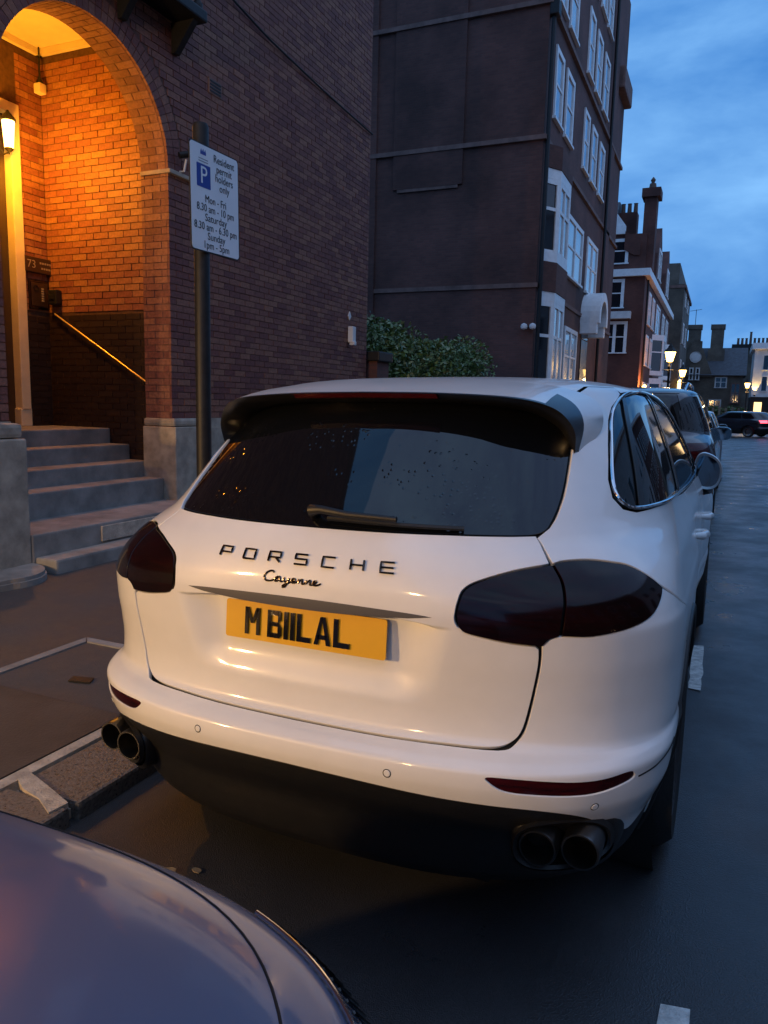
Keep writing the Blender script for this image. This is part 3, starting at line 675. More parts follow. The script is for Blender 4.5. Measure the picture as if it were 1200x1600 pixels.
def cr(pts, k=5):
    P_ = [np.array(p, float) for p in pts]; P_ = [2 * P_[0] - P_[1]] + P_ + [2 * P_[-1] - P_[-2]]; o = []
    for i in range(1, len(P_) - 2):
        for j in range(k):
            u = j / k; a, b, c, d = P_[i-1:i+3]; q = .5 * ((2*b) + (-a + c) * u + (2*a - 5*b + 4*c - d) * u*u + (-a + 3*b - 3*c + d) * u**3); o.append((float(q[0]), float(q[1])))
    o.append(tuple(P_[-2])); return o
LENS_UP, LENS_UP2, LENS_LO2, SPLIT = cr(LENS_UP), cr(LENS_UP2), cr(LENS_LO2), cr(SPLIT)
LENS_LO1 = cr(LENS_LO1[:3], 4) + cr(LENS_LO1[2:], 4)[1:]
# inner dark shell seen in the shut lines, open at the wheel wells
def well(c, s, t): return not (min(math.hypot(c[1] - 1.06, c[2] - .38), math.hypot(c[1] - 3.955, c[2] - .38)) < .455 and abs(c[0]) > .5)
def shellkeep(c, s, t): return well(c, s, t)
grid_part('inner_shell', SF, -3, 3, 0.2, NRM1 - 1.2, 'seal', car, 340, 120, -0.018, shellkeep)
# lower valance (black)
BB = cr([(0, 5.40), (.134, 5.36), (.289, 5.18), (.341, 5.12), (.443, 4.94), (.519, 4.51), (.576, 3.78), (.630, 2.95), (.668, 2.62), (.715, 2.55), (.80, 3.4), (.838, 4.2)], 4)
A0 = [SF.st(1.06 + .465 * math.cos(a), .38 + .465 * math.sin(a)) for a in np.linspace(math.radians(196), math.radians(120), 14)]
lowr = [A0[0]]
val = [(0, .3)] + [(.30, .3), (.55, .3), (.72, .5)] + [SF.st(.62, .27), A0[0]] + [(.838, 4.15)] + [(a, b - .10) for a, b in BB[::-1][1:]]
full = mir(val[1:-1]) + [val[-1]]
panel('rear_valance', SF, [(0, .3)] + val[1:-1] + [(0, 5.30)] + mir(val[1:-1]), 'plastic_black', car, -.004, h=.03)
# bumper cover
up = cr([(.365, 9.02), (.381, 9.22), (.392, 9.84), (.404, 10.55), (.413, 11.6), (.421, 12.97), (.4225, 13.60)], 5)
top = [(.436, 13.92), (.452, 14.08)] + [(a + .002, b - .10) for a, b in LENS_LO2[::-1][1:-1]] + [(.726, 16.20)]
arch = A0[::-1]
seam = [SF.st(.62, .96), SF.st(.74, .86)]
bt = [(0, 8.86), (.175, 8.90), (.273, 8.98), (.34, 8.98)]
RB = BB[1:] + A0[1:] + seam[::-1] + top[::-1] + up[::-1] + bt[::-1][:-1]
REFL = chaikin([(.348, 6.86), (.366, 6.22), (.389, 5.80), (.442, 5.70), (.514, 5.60), (.560, 5.64), (.612, 5.86), (.655, 6.10), (.645, 6.65), (.624, 6.88), (.565, 6.57), (.509, 6.55), (.460, 6.68), (.393, 6.83)], 2)
bump = panel('rear_bumper', SF, [BB[0]] + RB + [bt[0]] + mir(RB), 'paint_white', car, 0, h=.016, holes=[REFL, mir(REFL)])
for mr in (False, True): panel('reflector', SF, REFL, 'lens_red', car, -.004, h=.02, mirror=mr, rim=.01)
# thin joint between bumper and its lower skirt
def surf_tube(name, pts, r, m, parent, off=0.0, mirror=False, n=6, closed=False, k=6):
    q = dens([(a, b * TS) for a, b in pts], .012); q = q if closed else q[: len(q) - 0]
    if not closed:
        q = []
        for (a, b) in zip(pts[:-1], pts[1:]):
            for j in range(k): q.append((a[0] + (b[0] - a[0]) * j / k, (a[1] + (b[1] - a[1]) * j / k) * TS))
        q.append((pts[-1][0], pts[-1][1] * TS)); q = np.array(q)
    V = SF.P(q[:, 0], q[:, 1] / TS) + SF.N(q[:, 0], q[:, 1] / TS) * off
    if mirror: V[:, 0] *= -1
    V = [tuple(p) for p in V]
    if closed: V.append(V[0])
    return MB().tube(V, r, n, cap=not closed).build(name, m, parent, True)
for mr in (False, True): surf_tube('bumper_joint', [(.664, 6.15), (.74, 6.25), (.80, 6.45), (.845, 6.75), (.88, 7.1)], .0025, 'seal', car, .0, mr)
# tailgate, with extra points along the lip so that the recess edge is crisp
tg = cr([(0, 9.12), (.175, 9.16), (.273, 9.25), (.335, 9.28), (.366, 9.48), (.384, 9.98), (.397, 10.6), (.406, 11.6), (.4145, 12.97), (.4155, 13.50)], 6)
tg2 = [(a, b - .09) for a, b in LENS_LO1[9:-1]] + cr([(.289, 14.42), (.286, 14.9), (.287, 15.37), (.293, 16.08), (.302, 16.64), (.328, 17.08), (.387, 17.56), (.449, 17.82)], 5) + [(.437, 18.70), (.429, 19.10)]
tgt = [(.386, 19.10), (.272, 19.16), (.153, 19.16)]
half = tg[1:] + tg2 + tgt
ex = []
for zz in np.concatenate([np.linspace(.925, .99, 27), np.linspace(.73, .81, 9)]):
    t_ = SF.st(.5, zz)[1]
    for s_ in np.linspace(-.29, .29, 88): ex.append((s_, t_ * TS))
for s_ in np.concatenate([np.linspace(.19, .28, 22), -np.linspace(.19, .28, 22)]):
    for t_ in np.arange(10.8, 15.2, .22): ex.append((s_, t_ * TS))
ex = np.array(ex) + rng.normal(0, 1e-4, (len(ex), 2))
tailgate = panel('tailgate', SF, [tg[0]] + half + [(0, 19.16)] + mir(half), 'paint_white', car, 0, h=.016, extra=ex)
SF0 = Surf(ROWS)
lip = cr([(-.250, 15.02), (-.20, 15.14), (-.1, 15.24), (0, 15.27), (.1, 15.24), (.20, 15.14), (.250, 15.02)], 5)
panel('plate_lamp_strip', SF0, lip + cr([(.21, 14.78), (.10, 14.48), (0, 14.40), (-.10, 14.48), (-.21, 14.78)], 5), 'trim_grey', car, .0015, h=.02, rim=.02)
# lamps
for mr in (False, True):
    inner = LENS_UP[:-1] + [(a - .003, b) for a, b in SPLIT] + LENS_LO1[1:]
    outer = [(a + .003, b) for a, b in SPLIT[::-1]] + LENS_UP2[1:] + LENS_LO2[1:-1]
    a = panel('tail_lamp', SF, inner, 'lens_smoked', car, .003, h=.02, mirror=mr)
    b = panel('tail_lamp', SF, outer, 'lens_smoked', car, .003, h=.02, mirror=mr)
    for o, pts in ((a, [(.315, 14.75), (.37, 14.6), (.43, 14.75)]), (b, [(.475, 14.85), (.56, 15.0), (.64, 15.5), (.69, 16.0)])):
        pass
# glass
gl = cr([(.153, 19.34), (.272, 19.34), (.386, 19.27), (.430, 19.30), (.450, 19.55), (.462, 20.0), (.481, 20.73), (.505, 21.9), (.53, 23.0)], 4) + [(.50, 24.6)]
rg = panel('rear_window', SF, [(0, 19.34)] + gl + [(0, 24.6)] + mir(gl), 'wet_glass', car, -.006, h=.03, rim=.006)
# side panel: tailgate edge, D pillar, around the side window, to the rear door
WIN = [(.647, 22.81), (.672, 23.42), (.74, 24.35), (.86, 24.85), (1.1, 25.05), (1.45, 25.0), (1.75, 24.5), (2.02, 23.3), (2.03, 21.6), (2.0, 20.0), (1.9, 19.30), (1.654, 19.24), (1.438, 19.35), (1.035, 19.86), (.788, 20.02), (.687, 20.04), (.643, 20.23), (.616, 20.61), (.610, 21.13), (.628, 22.1)]
WINs = chaikin(WIN, 2)
AR = [SF.st(1.06 + .465 * math.cos(a), .38 + .465 * math.sin(a)) for a in np.linspace(math.radians(118), math.radians(25), 12)]
door0 = [SF.st(*q) for q in ((1.50, .60), (1.535, .69), (1.57, .78), (1.615, .865), (1.66, .95), (1.68, 1.025), (1.70, 1.10), (1.70, 1.14), (1.70, 1.178))]
def onwin(y0): return None
# lower edge follows bumper seam; window left open as a hole by passing along its rear half
q_low = [(.4335, 19.02), (.4415, 18.70), (.4565, 17.84)] + [(a, b + .12) for a, b in LENS_UP2[1:-1]] + [(.7265, 16.36), SF.st(.628, .962), SF.st(.748, .862)] + AR[0:] + door0
belt = [(1.438, 19.20), (1.035, 19.72), (.788, 19.88), (.680, 19.88), (.634, 20.12), (.606, 20.56), (.600, 21.13), (.618, 22.1), (.638, 22.84), (.664, 23.48), (.735, 24.50)]
q_top = [(.736, 25.24), (.60, 25.24), (.535, 24.2), (.537, 23.0), (.5125, 21.9), (.489, 20.73), (.470, 20.0), (.4575, 19.55)]
s_d = SF.st(1.70, 1.178)[0]
belt = [p for p in belt if p[0] < s_d]
for mr in (False, True): panel('rear_quarter', SF, q_low + belt + q_top, 'paint_white', car, 0, h=.02, mirror=mr)
# doors and front wing
def strip(y0, y1, z): return [SF.st(y, z) for y in np.linspace(y0, y1, 10)]
def yz(pts, h=.05):
    o = []
    for (p, q) in zip(pts[:-1], pts[1:]):
        k = max(1, int(math.hypot(q[0] - p[0], q[1] - p[1]) / h))
        for j in range(k): o.append(SF.st(p[0] + (q[0] - p[0]) * j / k, p[1] + (q[1] - p[1]) * j / k))
    o.append(SF.st(*pts[-1])); return o
d_rear = yz([(1.51, .59), (1.56, .42), (1.62, .38), (2.372, .38), (2.372, 1.168), (1.708, 1.178), (1.708, 1.10), (1.668, .95), (1.578, .78)])
d_front = yz([(2.380, .38), (3.35, .38), (3.42, .7), (3.30, 1.05), (3.22, 1.15), (2.380, 1.168), (2.380, .43)])
AF = [SF.st(3.955 + .46 * math.cos(a), .38 + .46 * math.sin(a)) for a in np.linspace(math.radians(190), math.radians(-5), 20)]
wing = [SF.st(3.36, .36), SF.st(3.43, .33)] + AF + [SF.st(4.5, .36), (2.95, 3.0), (2.95, 16.0), (2.6, 18.0)] + yz([(3.23, 1.155), (3.31, 1.05), (3.43, .7), (3.37, .40)])
for mr in (False, True):
    dr = panel('rear_door', SF, d_rear, 'paint_white', car, 0, h=.03, mirror=mr); df = panel('front_door', SF, d_front, 'paint_white', car, 0, h=.03, mirror=mr)
    panel('front_wing', SF, wing, 'paint_white', car, 0, h=.035, mirror=mr)
    for o, y0, zc in ((dr, 1.86, .985), (df, 2.66, .965)):
        sx = -1 if mr else 1; xs = SF.P(*[[q] for q in SF.st(y0, zc)])[0, 0]
        MB().tube([(sx * (xs - .005), y0 - .10, zc + .004), (sx * (xs + .030), y0 - .085, zc + .004), (sx * (xs + .042), y0, zc), (sx * (xs + .034), y0 + .085, zc - .004), (sx * (xs - .005), y0 + .10, zc - .006)], [.012, .017, .017, .016, .012], 10).build('door_handle', 'paint_white', o, True)
    sl = [SF.st(1.54, .36)] + strip(1.7, 3.3, .365) + [SF.st(3.42, .30)] + strip(3.3, 1.6, .23) + [SF.st(1.5, .30)]
    panel('sill', SF, sl, 'plastic_black', car, .006, h=.03, mirror=mr)
# roof with the frame above the side windows, and windscreen
rf = [(.60, 25.32), (.74, 25.32), (.745, 24.62), (.86, 25.02), (1.1, 25.20), (1.45, 25.15), (1.75, 24.68), (2.02, 23.5), (2.06, 23.4), (2.3, 24.6), (2.65, 24.9), (2.9996, 24.9)]
RFULL = rf
r_half = [(.0004, 24.75), (.48, 24.75), (.525, 24.35), (.585, 25.26)] + rf + [(2.9996, 29.5), (.0004, 29.5)]
for mr in (False, True): panel('roof_panel', SF, r_half, 'paint_white', car, 0, h=.03, rim=0, mirror=mr)
grid_part('roof_crown', SF, -3, 3, 29.3, NRM1 - .001, 'paint_white', car, 160, 12, -.0006)
ap = [(2.05, 19.3), (2.05, 23.3), (2.3, 24.45), (2.65, 24.75), (2.985, 24.75), (2.985, 19.2), (2.5, 18.4)]
for mr in (False, True): panel('windscreen', SF, ap, 'car_glass', car, -.004, h=.05, rim=.006, mirror=mr)
bon = [(2.985, 16.1), (2.985, 19.05), (2.5, 18.2), (2.62, 18.0), (2.94, 16.1)]
# side panes, chrome surround, pillars
def ypane(pts): return [SF.st(y, z) for y, z in pts]
for mr in (False, True):
    sx = -1 if mr else 1
    panel('side_window', SF, WINs, 'car_glass', car, -.006, h=.03, rim=.008, mirror=mr)
    surf_tube('chrome_surround', WINs, .0065, 'chrome', car, .002, mr, 8, True)
    for a, b, w in (((.745, 24.2), (.705, 20.15), .022), ((1.38, 24.95), (1.17, 19.85), .045)):
        panel('window_pillar', SF, [(a[0] - w / 2, a[1]), (a[0] + w / 2, a[1]), (b[0] + w / 2, b[1]), (b[0] - w / 2, b[1])], 'gloss_black', car, .001, h=.02, mirror=mr, rim=.004)
# spoiler
def catm(pts, k=5):
    P_ = [np.array(p, float) for p in pts]; P_ = [2 * P_[0] - P_[1]] + P_ + [2 * P_[-1] - P_[-2]]; o = []
    for i in range(1, len(P_) - 2):
        for j in range(k):
            u = j / k; a, b, c, d = P_[i-1:i+3]; o.append(.5 * ((2*b) + (-a + c) * u + (2*a - 5*b + 4*c - d) * u*u + (-a + 3*b - 3*c + d) * u**3))
    o.append(P_[-2]); return np.array(o)
Tt = [(0, .455, 1.566), (.25, .465, 1.563), (.45, .495, 1.553), (.545, .530, 1.538), (.605, .565, 1.508), (.640, .592, 1.455), (.641, .612, 1.396)]
Bo = [(0, .80, 1.620), (.25, .80, 1.617), (.45, .82, 1.604), (.56, .85, 1.588), (.655, .86, 1.548), (.690, .79, 1.475), (.652, .655, 1.392)]
Bi = [(0, .60, 1.53), (.25, .61, 1.53), (.42, .64, 1.52), (.51, .665, 1.50), (.575, .67, 1.46), (.605, .655, 1.42), (.628, .632, 1.390)]
def full_arc(p): q = catm(p); return np.concatenate([(q * [-1, 1, 1])[::-1][:-1], q])
Bn = [(0, .70, 1.608), (.25, .70, 1.604), (.45, .72, 1.592), (.545, .70, 1.574), (.618, .70, 1.534), (.652, .675, 1.474), (.647, .632, 1.393)]
Tt, Bo, Bi, Bn = full_arc(Tt), full_arc(Bo), full_arc(Bi), full_arc(Bn); n_ = len(Tt); thick = np.interp(np.abs(np.linspace(-1, 1, n_)), [0, .6, 1], [.030, .030, .010])[:, None]
mid = Bn * .5 + Tt * .5 + np.array([0, 0, .003]); Tl = Tt + (Bi - Tt) * (thick / np.linalg.norm(Bi - Tt, axis=1, keepdims=True)) - np.array([0, 0, .012])
rings = [Bo - [0, 0, .01], Bo, Bn, mid, Tt * .93 + Bn * .07 + [0, 0, .001], Tt, Tl, Bi]
V = np.concatenate(rings); wh = []; bl = []
for i in range(len(rings) - 1):
    for j in range(n_ - 1):
        xm = abs(Tt[j, 0] + Tt[j + 1, 0]) / 2
        (wh if i < 2 or (i < 4 and xm < .555 and Tt[j, 2] > 1.5) else bl).append((i*n_ + j, i*n_ + j + 1, (i+1)*n_ + j + 1, (i+1)*n_ + j))
sp = MB().add(V, bl).build('roof_spoiler', 'gloss_black', car, True)
MB().add(V, wh).build('spoiler_top', 'paint_white', sp, True)
# centre brake lamp set in the spoiler edge
i0, i1 = [int(np.argmin(abs(Tt[:, 0] - q))) for q in (-.235, .235)]
V = []; F = []; seg = range(i0, i1 + 1)
for j in seg: V += [Tt[j] + [0, -.004, -.001], Tt[j] * .35 + Tl[j] * .65 + [0, -.006, -.002], Tl[j] + [0, .01, 0], Tt[j] + [0, .02, -.002]]
for k in range(len(seg) - 1):
    for e in range(4): F.append((4*k + e, 4*k + (e + 1) % 4, 4*k + 4 + (e + 1) % 4, 4*k + 4 + e))
MB().add(V, F).build('brake_lamp', 'lens_brake', sp, False)
# wiper
b = MB(); Pv = SF.P([.0, .16, .36], [19.95, 19.75, 19.60]) + SF.N([.0, .16, .36], [19.95, 19.75, 19.60]) * .022
w = MB().tube([tuple(Pv[0] + [-.01, .01, -.012]), tuple(Pv[0] + [0, -.012, .0]), tuple(Pv[0] + [.03, -.018, .004]), tuple(Pv[0] * .5 + Pv[1] * .5 + [0, -.02, 0]), tuple(Pv[1] + [.03, -.012, 0])], [.016, .017, .012, .010, .008], 10).build('wiper_arm', 'plastic_black', car, True)
q = SF.P(np.linspace(.03, .30, 12), np.linspace(19.72, 19.50, 12)) + SF.N(np.linspace(.03, .30, 12), np.linspace(19.72, 19.50, 12)) * .006
MB().tube([tuple(p) for p in q], .007, 6).build('wiper_blade', 'plastic_black', w, True)
# parking sensors
def disc_on(name, s_, t_, r, m, parent, off=.001):
    c = SF.P([s_], [t_])[0]; nn = Vector(SF.N([s_], [t_])[0]); a = nn.cross(Vector((0, 0, 1))).normalized(); b_ = nn.cross(a); V = []; F = []
    for (rr, o) in ((r * 1.24, off * .3), (r * 1.12, off * .35), (r * .98, off * .5), (r * .85, off * 1.5), (0.0005, off * 1.6)):
        for j in range(20): th = 2 * PI * j / 20; V.append(Vector(c) + nn * o + (a * math.cos(th) + b_ * math.sin(th)) * rr)
    for i in range(4):
        for j in range(20): F.append((i*20 + j, i*20 + (j + 1) % 20, (i+1)*20 + (j + 1) % 20, (i+1)*20 + j))
    o = MB().add(V, F).build(name, m, parent, True); o.data.materials.append(M['seal'])
    for p in o.data.polygons: p.material_index = 1 if p.index < 40 else 0
    return o
for s_, t_ in ((-.196, 6.2), (.198, 6.1), (.552, 4.98), (-.552, 4.98)): disc_on('parking_sensor', s_, t_, .0095, 'paint_white', bump, .0012)
# exhaust tips in their bezels
for sx in (-1, 1):
    for xe, ye in ((.680, .155), (.782, .185)):
        c = (sx * xe, ye, .408); b = MB()
        b.lathe([(.050, .10), (.050, -.035), (.0475, -.043), (.043, -.043), (.041, -.030), (.040, .10), (.0, .10)], c, 1, 32); b.build('exhaust_tip', 'exhaust_metal', car, True)
    b = MB(); cy = .150; V = []; F = []; n = 40
    for (gx, gz, yy) in ((.118, .070, .118), (.112, .064, .102), (.104, .056, .11), (.100, .054, .27)):
        for j in range(n):
            t = 2 * PI * j / n; cc, s_ = math.cos(t), math.sin(t); xx = math.copysign(abs(cc)**.75, cc) * gx
            V.append((sx * (.732 + xx), yy + .20 * max(0, (.732 + xx - .6) / .3)**1.5 - .005, .405 + math.copysign(abs(s_)**.8, s_) * gz))
    for i in range(3):
        for j in range(n): F.append((i*n + j, i*n + (j+1) % n, (i+1)*n + (j+1) % n, (i+1)*n + j))
    MB().add(V, F).build('exhaust_bezel', 'plastic_black', car, True)
# pods the exhausts sit in, hanging below the valance
for sx in (-1, 1):
    V = []; F = []; n = 28
    for (gx, gz, yy) in ((.118, .070, .118), (.126, .086, .130), (.132, .096, .20), (.136, .098, .40)):
        for j in range(n):
            t = 2 * PI * j / n; cc, s_ = math.cos(t), math.sin(t); xx = math.copysign(abs(cc)**.7, cc) * gx
            V.append((sx * (.732 + xx), yy + .20 * max(0, (.732 + xx - .6) / .3)**1.5, .395 + math.copysign(abs(s_)**.75, s_) * gz))
    for i in range(3):
        for j in range(n): F.append((i*n + j, i*n + (j+1) % n, (i+1)*n + (j+1) % n, (i+1)*n + j))
    MB().add(V, F).build('exhaust_pod', 'plastic_black', car, True)
# diffuser floor
MB().prism([(-.52, .24), (.52, .24), (.52, .75), (-.52, .75)], 2, .19, .215).build('diffuser', 'plastic_black', car)
for k in range(4):
    x = -.36 + .24 * k; MB().prism([(.16, .36), (.22, .20), (.62, .17), (.62, .30)], 0, x - .008, x + .008).build('diffuser_fin', 'plastic_black', car)
MB().prism([(.5, .18), (4.5, .18), (4.6, .3), (.4, .3)], 0, -.62, .62).build('underbody', 'seal', car)
for sx in (-1, 1):
    for yy in (1.06, 3.955):
        ty = wheel(car, sx * .968, yy, .385, .285)
        b = MB(); b.lathe([(.45, -sx * .42), (.455, -sx * .03)], (sx * .95, yy, .38), 0, 40); b.build('wheel_arch_liner', 'seal', car, True)
    # arch lip
    q = [SF.P(*[[w_] for w_ in SF.st(1.06 + .462 * math.cos(a), .38 + .462 * math.sin(a))])[0] * [sx, 1, 1] for a in np.linspace(math.radians(-8), math.radians(196), 36)]
    MB().tube([tuple(p) for p in q], .012, 8).build('wheel_arch_lip', 'plastic_black', car, True)
# mirrors
for sx in (-1, 1):
    c = np.array([.957, 2.86, 1.185]); V = []; F = []; n = 28
    prof = [(.070, .098, -.020), (.074, .102, .0), (.072, .098, .05), (.060, .080, .11), (.035, .045, .145), (.002, .002, .155)]
    for gx, gz, yy in prof:
        for j in range(n):
            t = 2 * PI * j / n; cc, s_ = math.cos(t), math.sin(t)
            xx = math.copysign(abs(cc)**.85, cc) * gx; zz = math.copysign(abs(s_)**.8, s_) * gz * (1.0 - .25 * (xx / .074) * (s_ > 0)) 
            V.append((sx * (c[0] + xx), c[1] + yy, c[2] + zz))
    for i in range(len(prof) - 1):
        for j in range(n): F.append((i*n + j, i*n + (j+1) % n, (i+1)*n + (j+1) % n, (i+1)*n + j))
    dk = [f for f in F if sum(V[i][2] for i in f) / 4 < c[2] - .035]; mb = MB().add(V, [f for f in F if f not in set(dk)]).build('door_mirror', 'paint_white', car, True); MB().add(V, dk).build('mirror_base', 'plastic_black', mb, True)
    ring = [Vector(V[j]) for j in range(n)]; cen = sum(ring, Vector()) / n
    b = MB(); inn = [cen + (p - cen) * .86 + Vector((0, .004, 0)) for p in ring]; b.add([tuple(p) for p in inn], [tuple(range(n))]); b.build('mirror_glass', 'mirror_glass', mb)
    b = MB(); b.add([tuple(p) for p in ring + inn], [(j, (j+1) % n, n + (j+1) % n, n + j) for j in range(n)]); b.build('mirror_rim', 'paint_silver', mb)
    b = MB(); b.tube([(sx * .86, 2.93, 1.085), (sx * .92, 2.91, 1.075), (sx * .955, 2.90, 1.10)], [.030, .034, .05], 10); b.build('mirror_foot', 'plastic_black', mb, True)
# number plate
pa = math.atan2(.010, .110)
pl = thing('number_plate', None, None, (0, .099 - .004, .904), (-pa, 0, 0)); pl.parent = car
def rounded(w, h, r, n=5):
    o = []
    for cx, cz, a0 in ((w/2 - r, h/2 - r, 0), (-w/2 + r, h/2 - r, 90), (-w/2 + r, -h/2 + r, 180), (w/2 - r, -h/2 + r, 270)):
        for j in range(n + 1): a = math.radians(a0 + 90 * j / n); o.append((cx + r * math.cos(a), cz + r * math.sin(a)))
    return o
MB().prism(rounded(.52, .111, .008), 1, 0, .005).build('plate', 'plate_yellow', pl)
MB().prism(rounded(.50, .095, .008), 1, .005, .035).build('plate_backing', 'plastic_black', pl)
def stroke_letter(polys, x0, h, w):
    b = MB()
    for q in polys: b.prism([(x0 + a * w, (c - .5) * h) for a, c in q], 1, -.0055, 0.0002)
    return b
def rect(a0, c0, a1, c1): return [(a0, c0), (a1, c0), (a1, c1), (a0, c1)]
GL = {'M': [rect(0, 0, .22, 1), rect(.78, 0, 1, 1), [(.0, 1), (.24, 1), (.58, .42), (.42, .42)], [(1, 1), (.76, 1), (.42, .42), (.58, .42)]],
      'B': [rect(.0, 0, .26, 1), rect(.2, .82, .80, 1), rect(.2, .42, .80, .58), rect(.2, 0, .80, .18), [(.74, .58), (.80, .58), (.96, .66), (.96, .92), (.82, 1), (.74, 1)], [(.74, 0), (.84, 0), (1, .1), (1, .38), (.82, .52), (.74, .52)]],
      'I': [rect(0, 0, 1, 1)], 'L': [rect(0, 0, .28, 1), rect(.25, 0, 1, .19)],
      'A': [[(0, 0), (.25, 0), (.52, 1), (.36, 1)], [(1, 0), (.75, 0), (.46, 1), (.64, 1)], rect(.22, .2, .78, .36)]}
x = -.190
for ch, w_, adv in (('M', .050, .077), ('B', .047, .055), ('I', .0135, .0215), ('I', .0135, .0215), ('L', .044, .056), ('A', .052, .061), ('L', .050, .05)):
    stroke_letter(GL[ch], x, .079, w_).build('plate_letter', 'plate_letter', pl); x += adv
# badges
def surf_letter(name, segs, s_of, t_of, w, m, parent, off=.004, smooth=False):
    b = MB()
    for line in segs:
        q = [(s_of(a), t_of(c)) for a, c in line]; S_ = np.array([i[0] for i in q]); T_ = np.array([i[1] for i in q])
        V = SF.P(S_, T_) + SF.N(S_, T_) * off
        b.tube([tuple(p) for p in V], w, 6)
    return b.build(name, m, parent, smooth)
WL = {'P': [[(0, 0), (0, 1), (1, 1), (1, .42), (0, .42)]], 'O': [[(0, 0), (0, 1), (1, 1), (1, 0), (0, 0)]], 'R': [[(0, 0), (0, 1), (1, 1), (1, .45), (0, .45)], [(.55, .45), (1, 0)]],
      'S': [[(1, 1), (0, 1), (0, .53), (1, .53), (1, 0), (0, 0)]], 'C': [[(1, 1), (0, 1), (0, 0), (1, 0)]], 'H': [[(0, 0), (0, 1)], [(1, 0), (1, 1)], [(0, .5), (1, .5)]], 'E': [[(1, 1), (0, 1), (0, 0), (1, 0)], [(0, .5), (.95, .5)]]}
for k, ch in enumerate('PORSCHE'):
    xc = -.262 + .0865 * k
    def s_of(a, xc=xc):
        return float(np.interp(xc + (a - .5) * .038, SF.P(np.linspace(-.4, .4, 161), np.full(161, 17.3))[:, 0], np.linspace(-.4, .4, 161)))
    dl = []
    for line in WL[ch]:
        o = []
        for (a, b_) in zip(line[:-1], line[1:]): o += [(a[0] + (b_[0] - a[0]) * j / 3, a[1] + (b_[1] - a[1]) * j / 3) for j in range(3)]
        o.append(line[-1]); dl.append(o)
    surf_letter('badge_letter', dl, s_of, lambda c: 17.12 + c * .50, .0030, 'badge', tailgate)
script = [(1.0, 1.75), (.85, 1.95), (.5, 1.9), (.15, 1.5), (0, 1.0), (.1, .5), (.45, .3), (.85, .45), (1.25, .8), (1.45, 1.0), (1.65, 1.1), (1.5, 1.15), (1.25, .95), (1.15, .6), (1.3, .4), (1.55, .6), (1.72, 1.1), (1.7, .6), (1.85, .42), (2.05, .7), (2.15, 1.1), (2.12, .65), (2.3, .45), (2.55, .7), (2.68, 1.1), (2.55, .4), (2.3, -.3), (2.05, -.5), (2.05, -.25), (2.5, .25), (2.95, .6), (3.25, .85), (3.25, 1.08), (3.02, 1.05), (2.9, .7), (3.05, .42), (3.4, .55), (3.6, .9), (3.68, 1.08), (3.62, .45), (3.75, .85), (3.98, 1.1), (4.08, .95), (4.0, .5), (4.2, .45), (4.42, .8), (4.5, 1.08), (4.42, .45), (4.58, .85), (4.8, 1.1), (4.9, .95), (4.82, .5), (5.02, .45), (5.3, .75), (5.5, .95), (5.45, 1.1), (5.22, 1.02), (5.12, .68), (5.28, .42), (5.7, .55), (5.95, .8)]
sc = catm([(a, b_, 0) for a, b_ in script], 3)
xs = np.linspace(-.3, .3, 121); 
surf_letter('badge_script', [[(a, c) for a, c, _ in sc]], lambda a: float(np.interp(-.113 + a * .0308, SF.P(xs, np.full(121, 16.2))[:, 0], xs)), lambda c: 15.98 + .42 * c * .8, .0029, 'badge', tailgate, .002, True)
# tailgate camera under the lip, small lamps
MB().chamfer(-.018, .022, .100, .13, .948, .962, .004).build('reversing_camera', 'gloss_black', tailgate)

# ---------------------------------------------------------------- parking sign on its pole
sg = thing('parking_sign', 'white resident permit parking sign on a black pole by the kerb', 'sign', (-1.40, 0, 0))
PYc = 1.605
MB().lathe([(.039, .0), (.039, 2.86), (.034, 2.875), (.002, 2.88)], (-.045, 1.535, 0), 2, 20).build('pole', 'black_iron', sg, True)
sw, sh = .402, .506; sz = 2.513
def rr2(w, h, r, n=5):
    o = []
    for cx, cz, a0 in ((w/2 - r, h/2 - r, 0), (-w/2 + r, h/2 - r, 90), (-w/2 + r, -h/2 + r, 180), (w/2 - r, -h/2 + r, 270)):
        for j in range(n + 1): a = math.radians(a0 + 90 * j / n); o.append((cx + r * math.cos(a), cz + r * math.sin(a)))
    return o
sp_ = thing('sign_plate', None, None, (0, PYc - .015, sz), (math.radians(1.2), 0, 0)); sp_.parent = sg
MB().prism(rr2(sw, sh, .022), 0, -.003, .0).build('back_plate', 'black_iron', sp_); MB().prism(rr2(sw - .012, sh - .012, .018), 0, .0, .0012).build('face', 'sign_white', sp_)
MB().prism(rr2(.108, .108, .004), 0, .0012, .0022).build('blue_square', 'sign_blue', sp_).location = (0, -.094, .104)
def sign_text(t_, y, z, size, m='sign_black', name='lettering', width=None):
    me = text_mesh(t_, size, .0002, 'CENTER', 1.0, .0); xs = [v.co.x for v in me.vertices]; o = new_obj(name, me, m, sp_); o.rotation_euler = (PI/2, 0, PI/2); o.location = (.0026, y, z)
    if width: o.scale = (width / (max(xs) - min(xs)), 1, 1)
    return o
sign_text('P', -.094, .104, .115, 'sign_white', 'letter')
for t_, z, w_ in (('Resident', .205, .172), ('permit', .160, .128), ('holders', .117, .147), ('only', .074, .083)): sign_text(t_, .074, z, .052, width=w_)
for t_, z, w_ in (('Mon - Fri', .0, .17), ('8.30 am - 10 pm', -.044, .305), ('Saturday', -.088, .18), ('8.30 am - 6.30 pm', -.132, .35), ('Sunday', -.175, .145), ('1pm - 5pm', -.218, .205)): sign_text(t_, .0, z, .051, width=w_)
MB().prism([(-.022, 0), (.022, 0), (.022, .012), (.016, .026), (.008, .012), (0, .028), (-.008, .012), (-.016, .026), (-.022, .012)], 0, .0012, .002).build('crest', 'sign_blue', sp_).location = (0, -.094, .202)
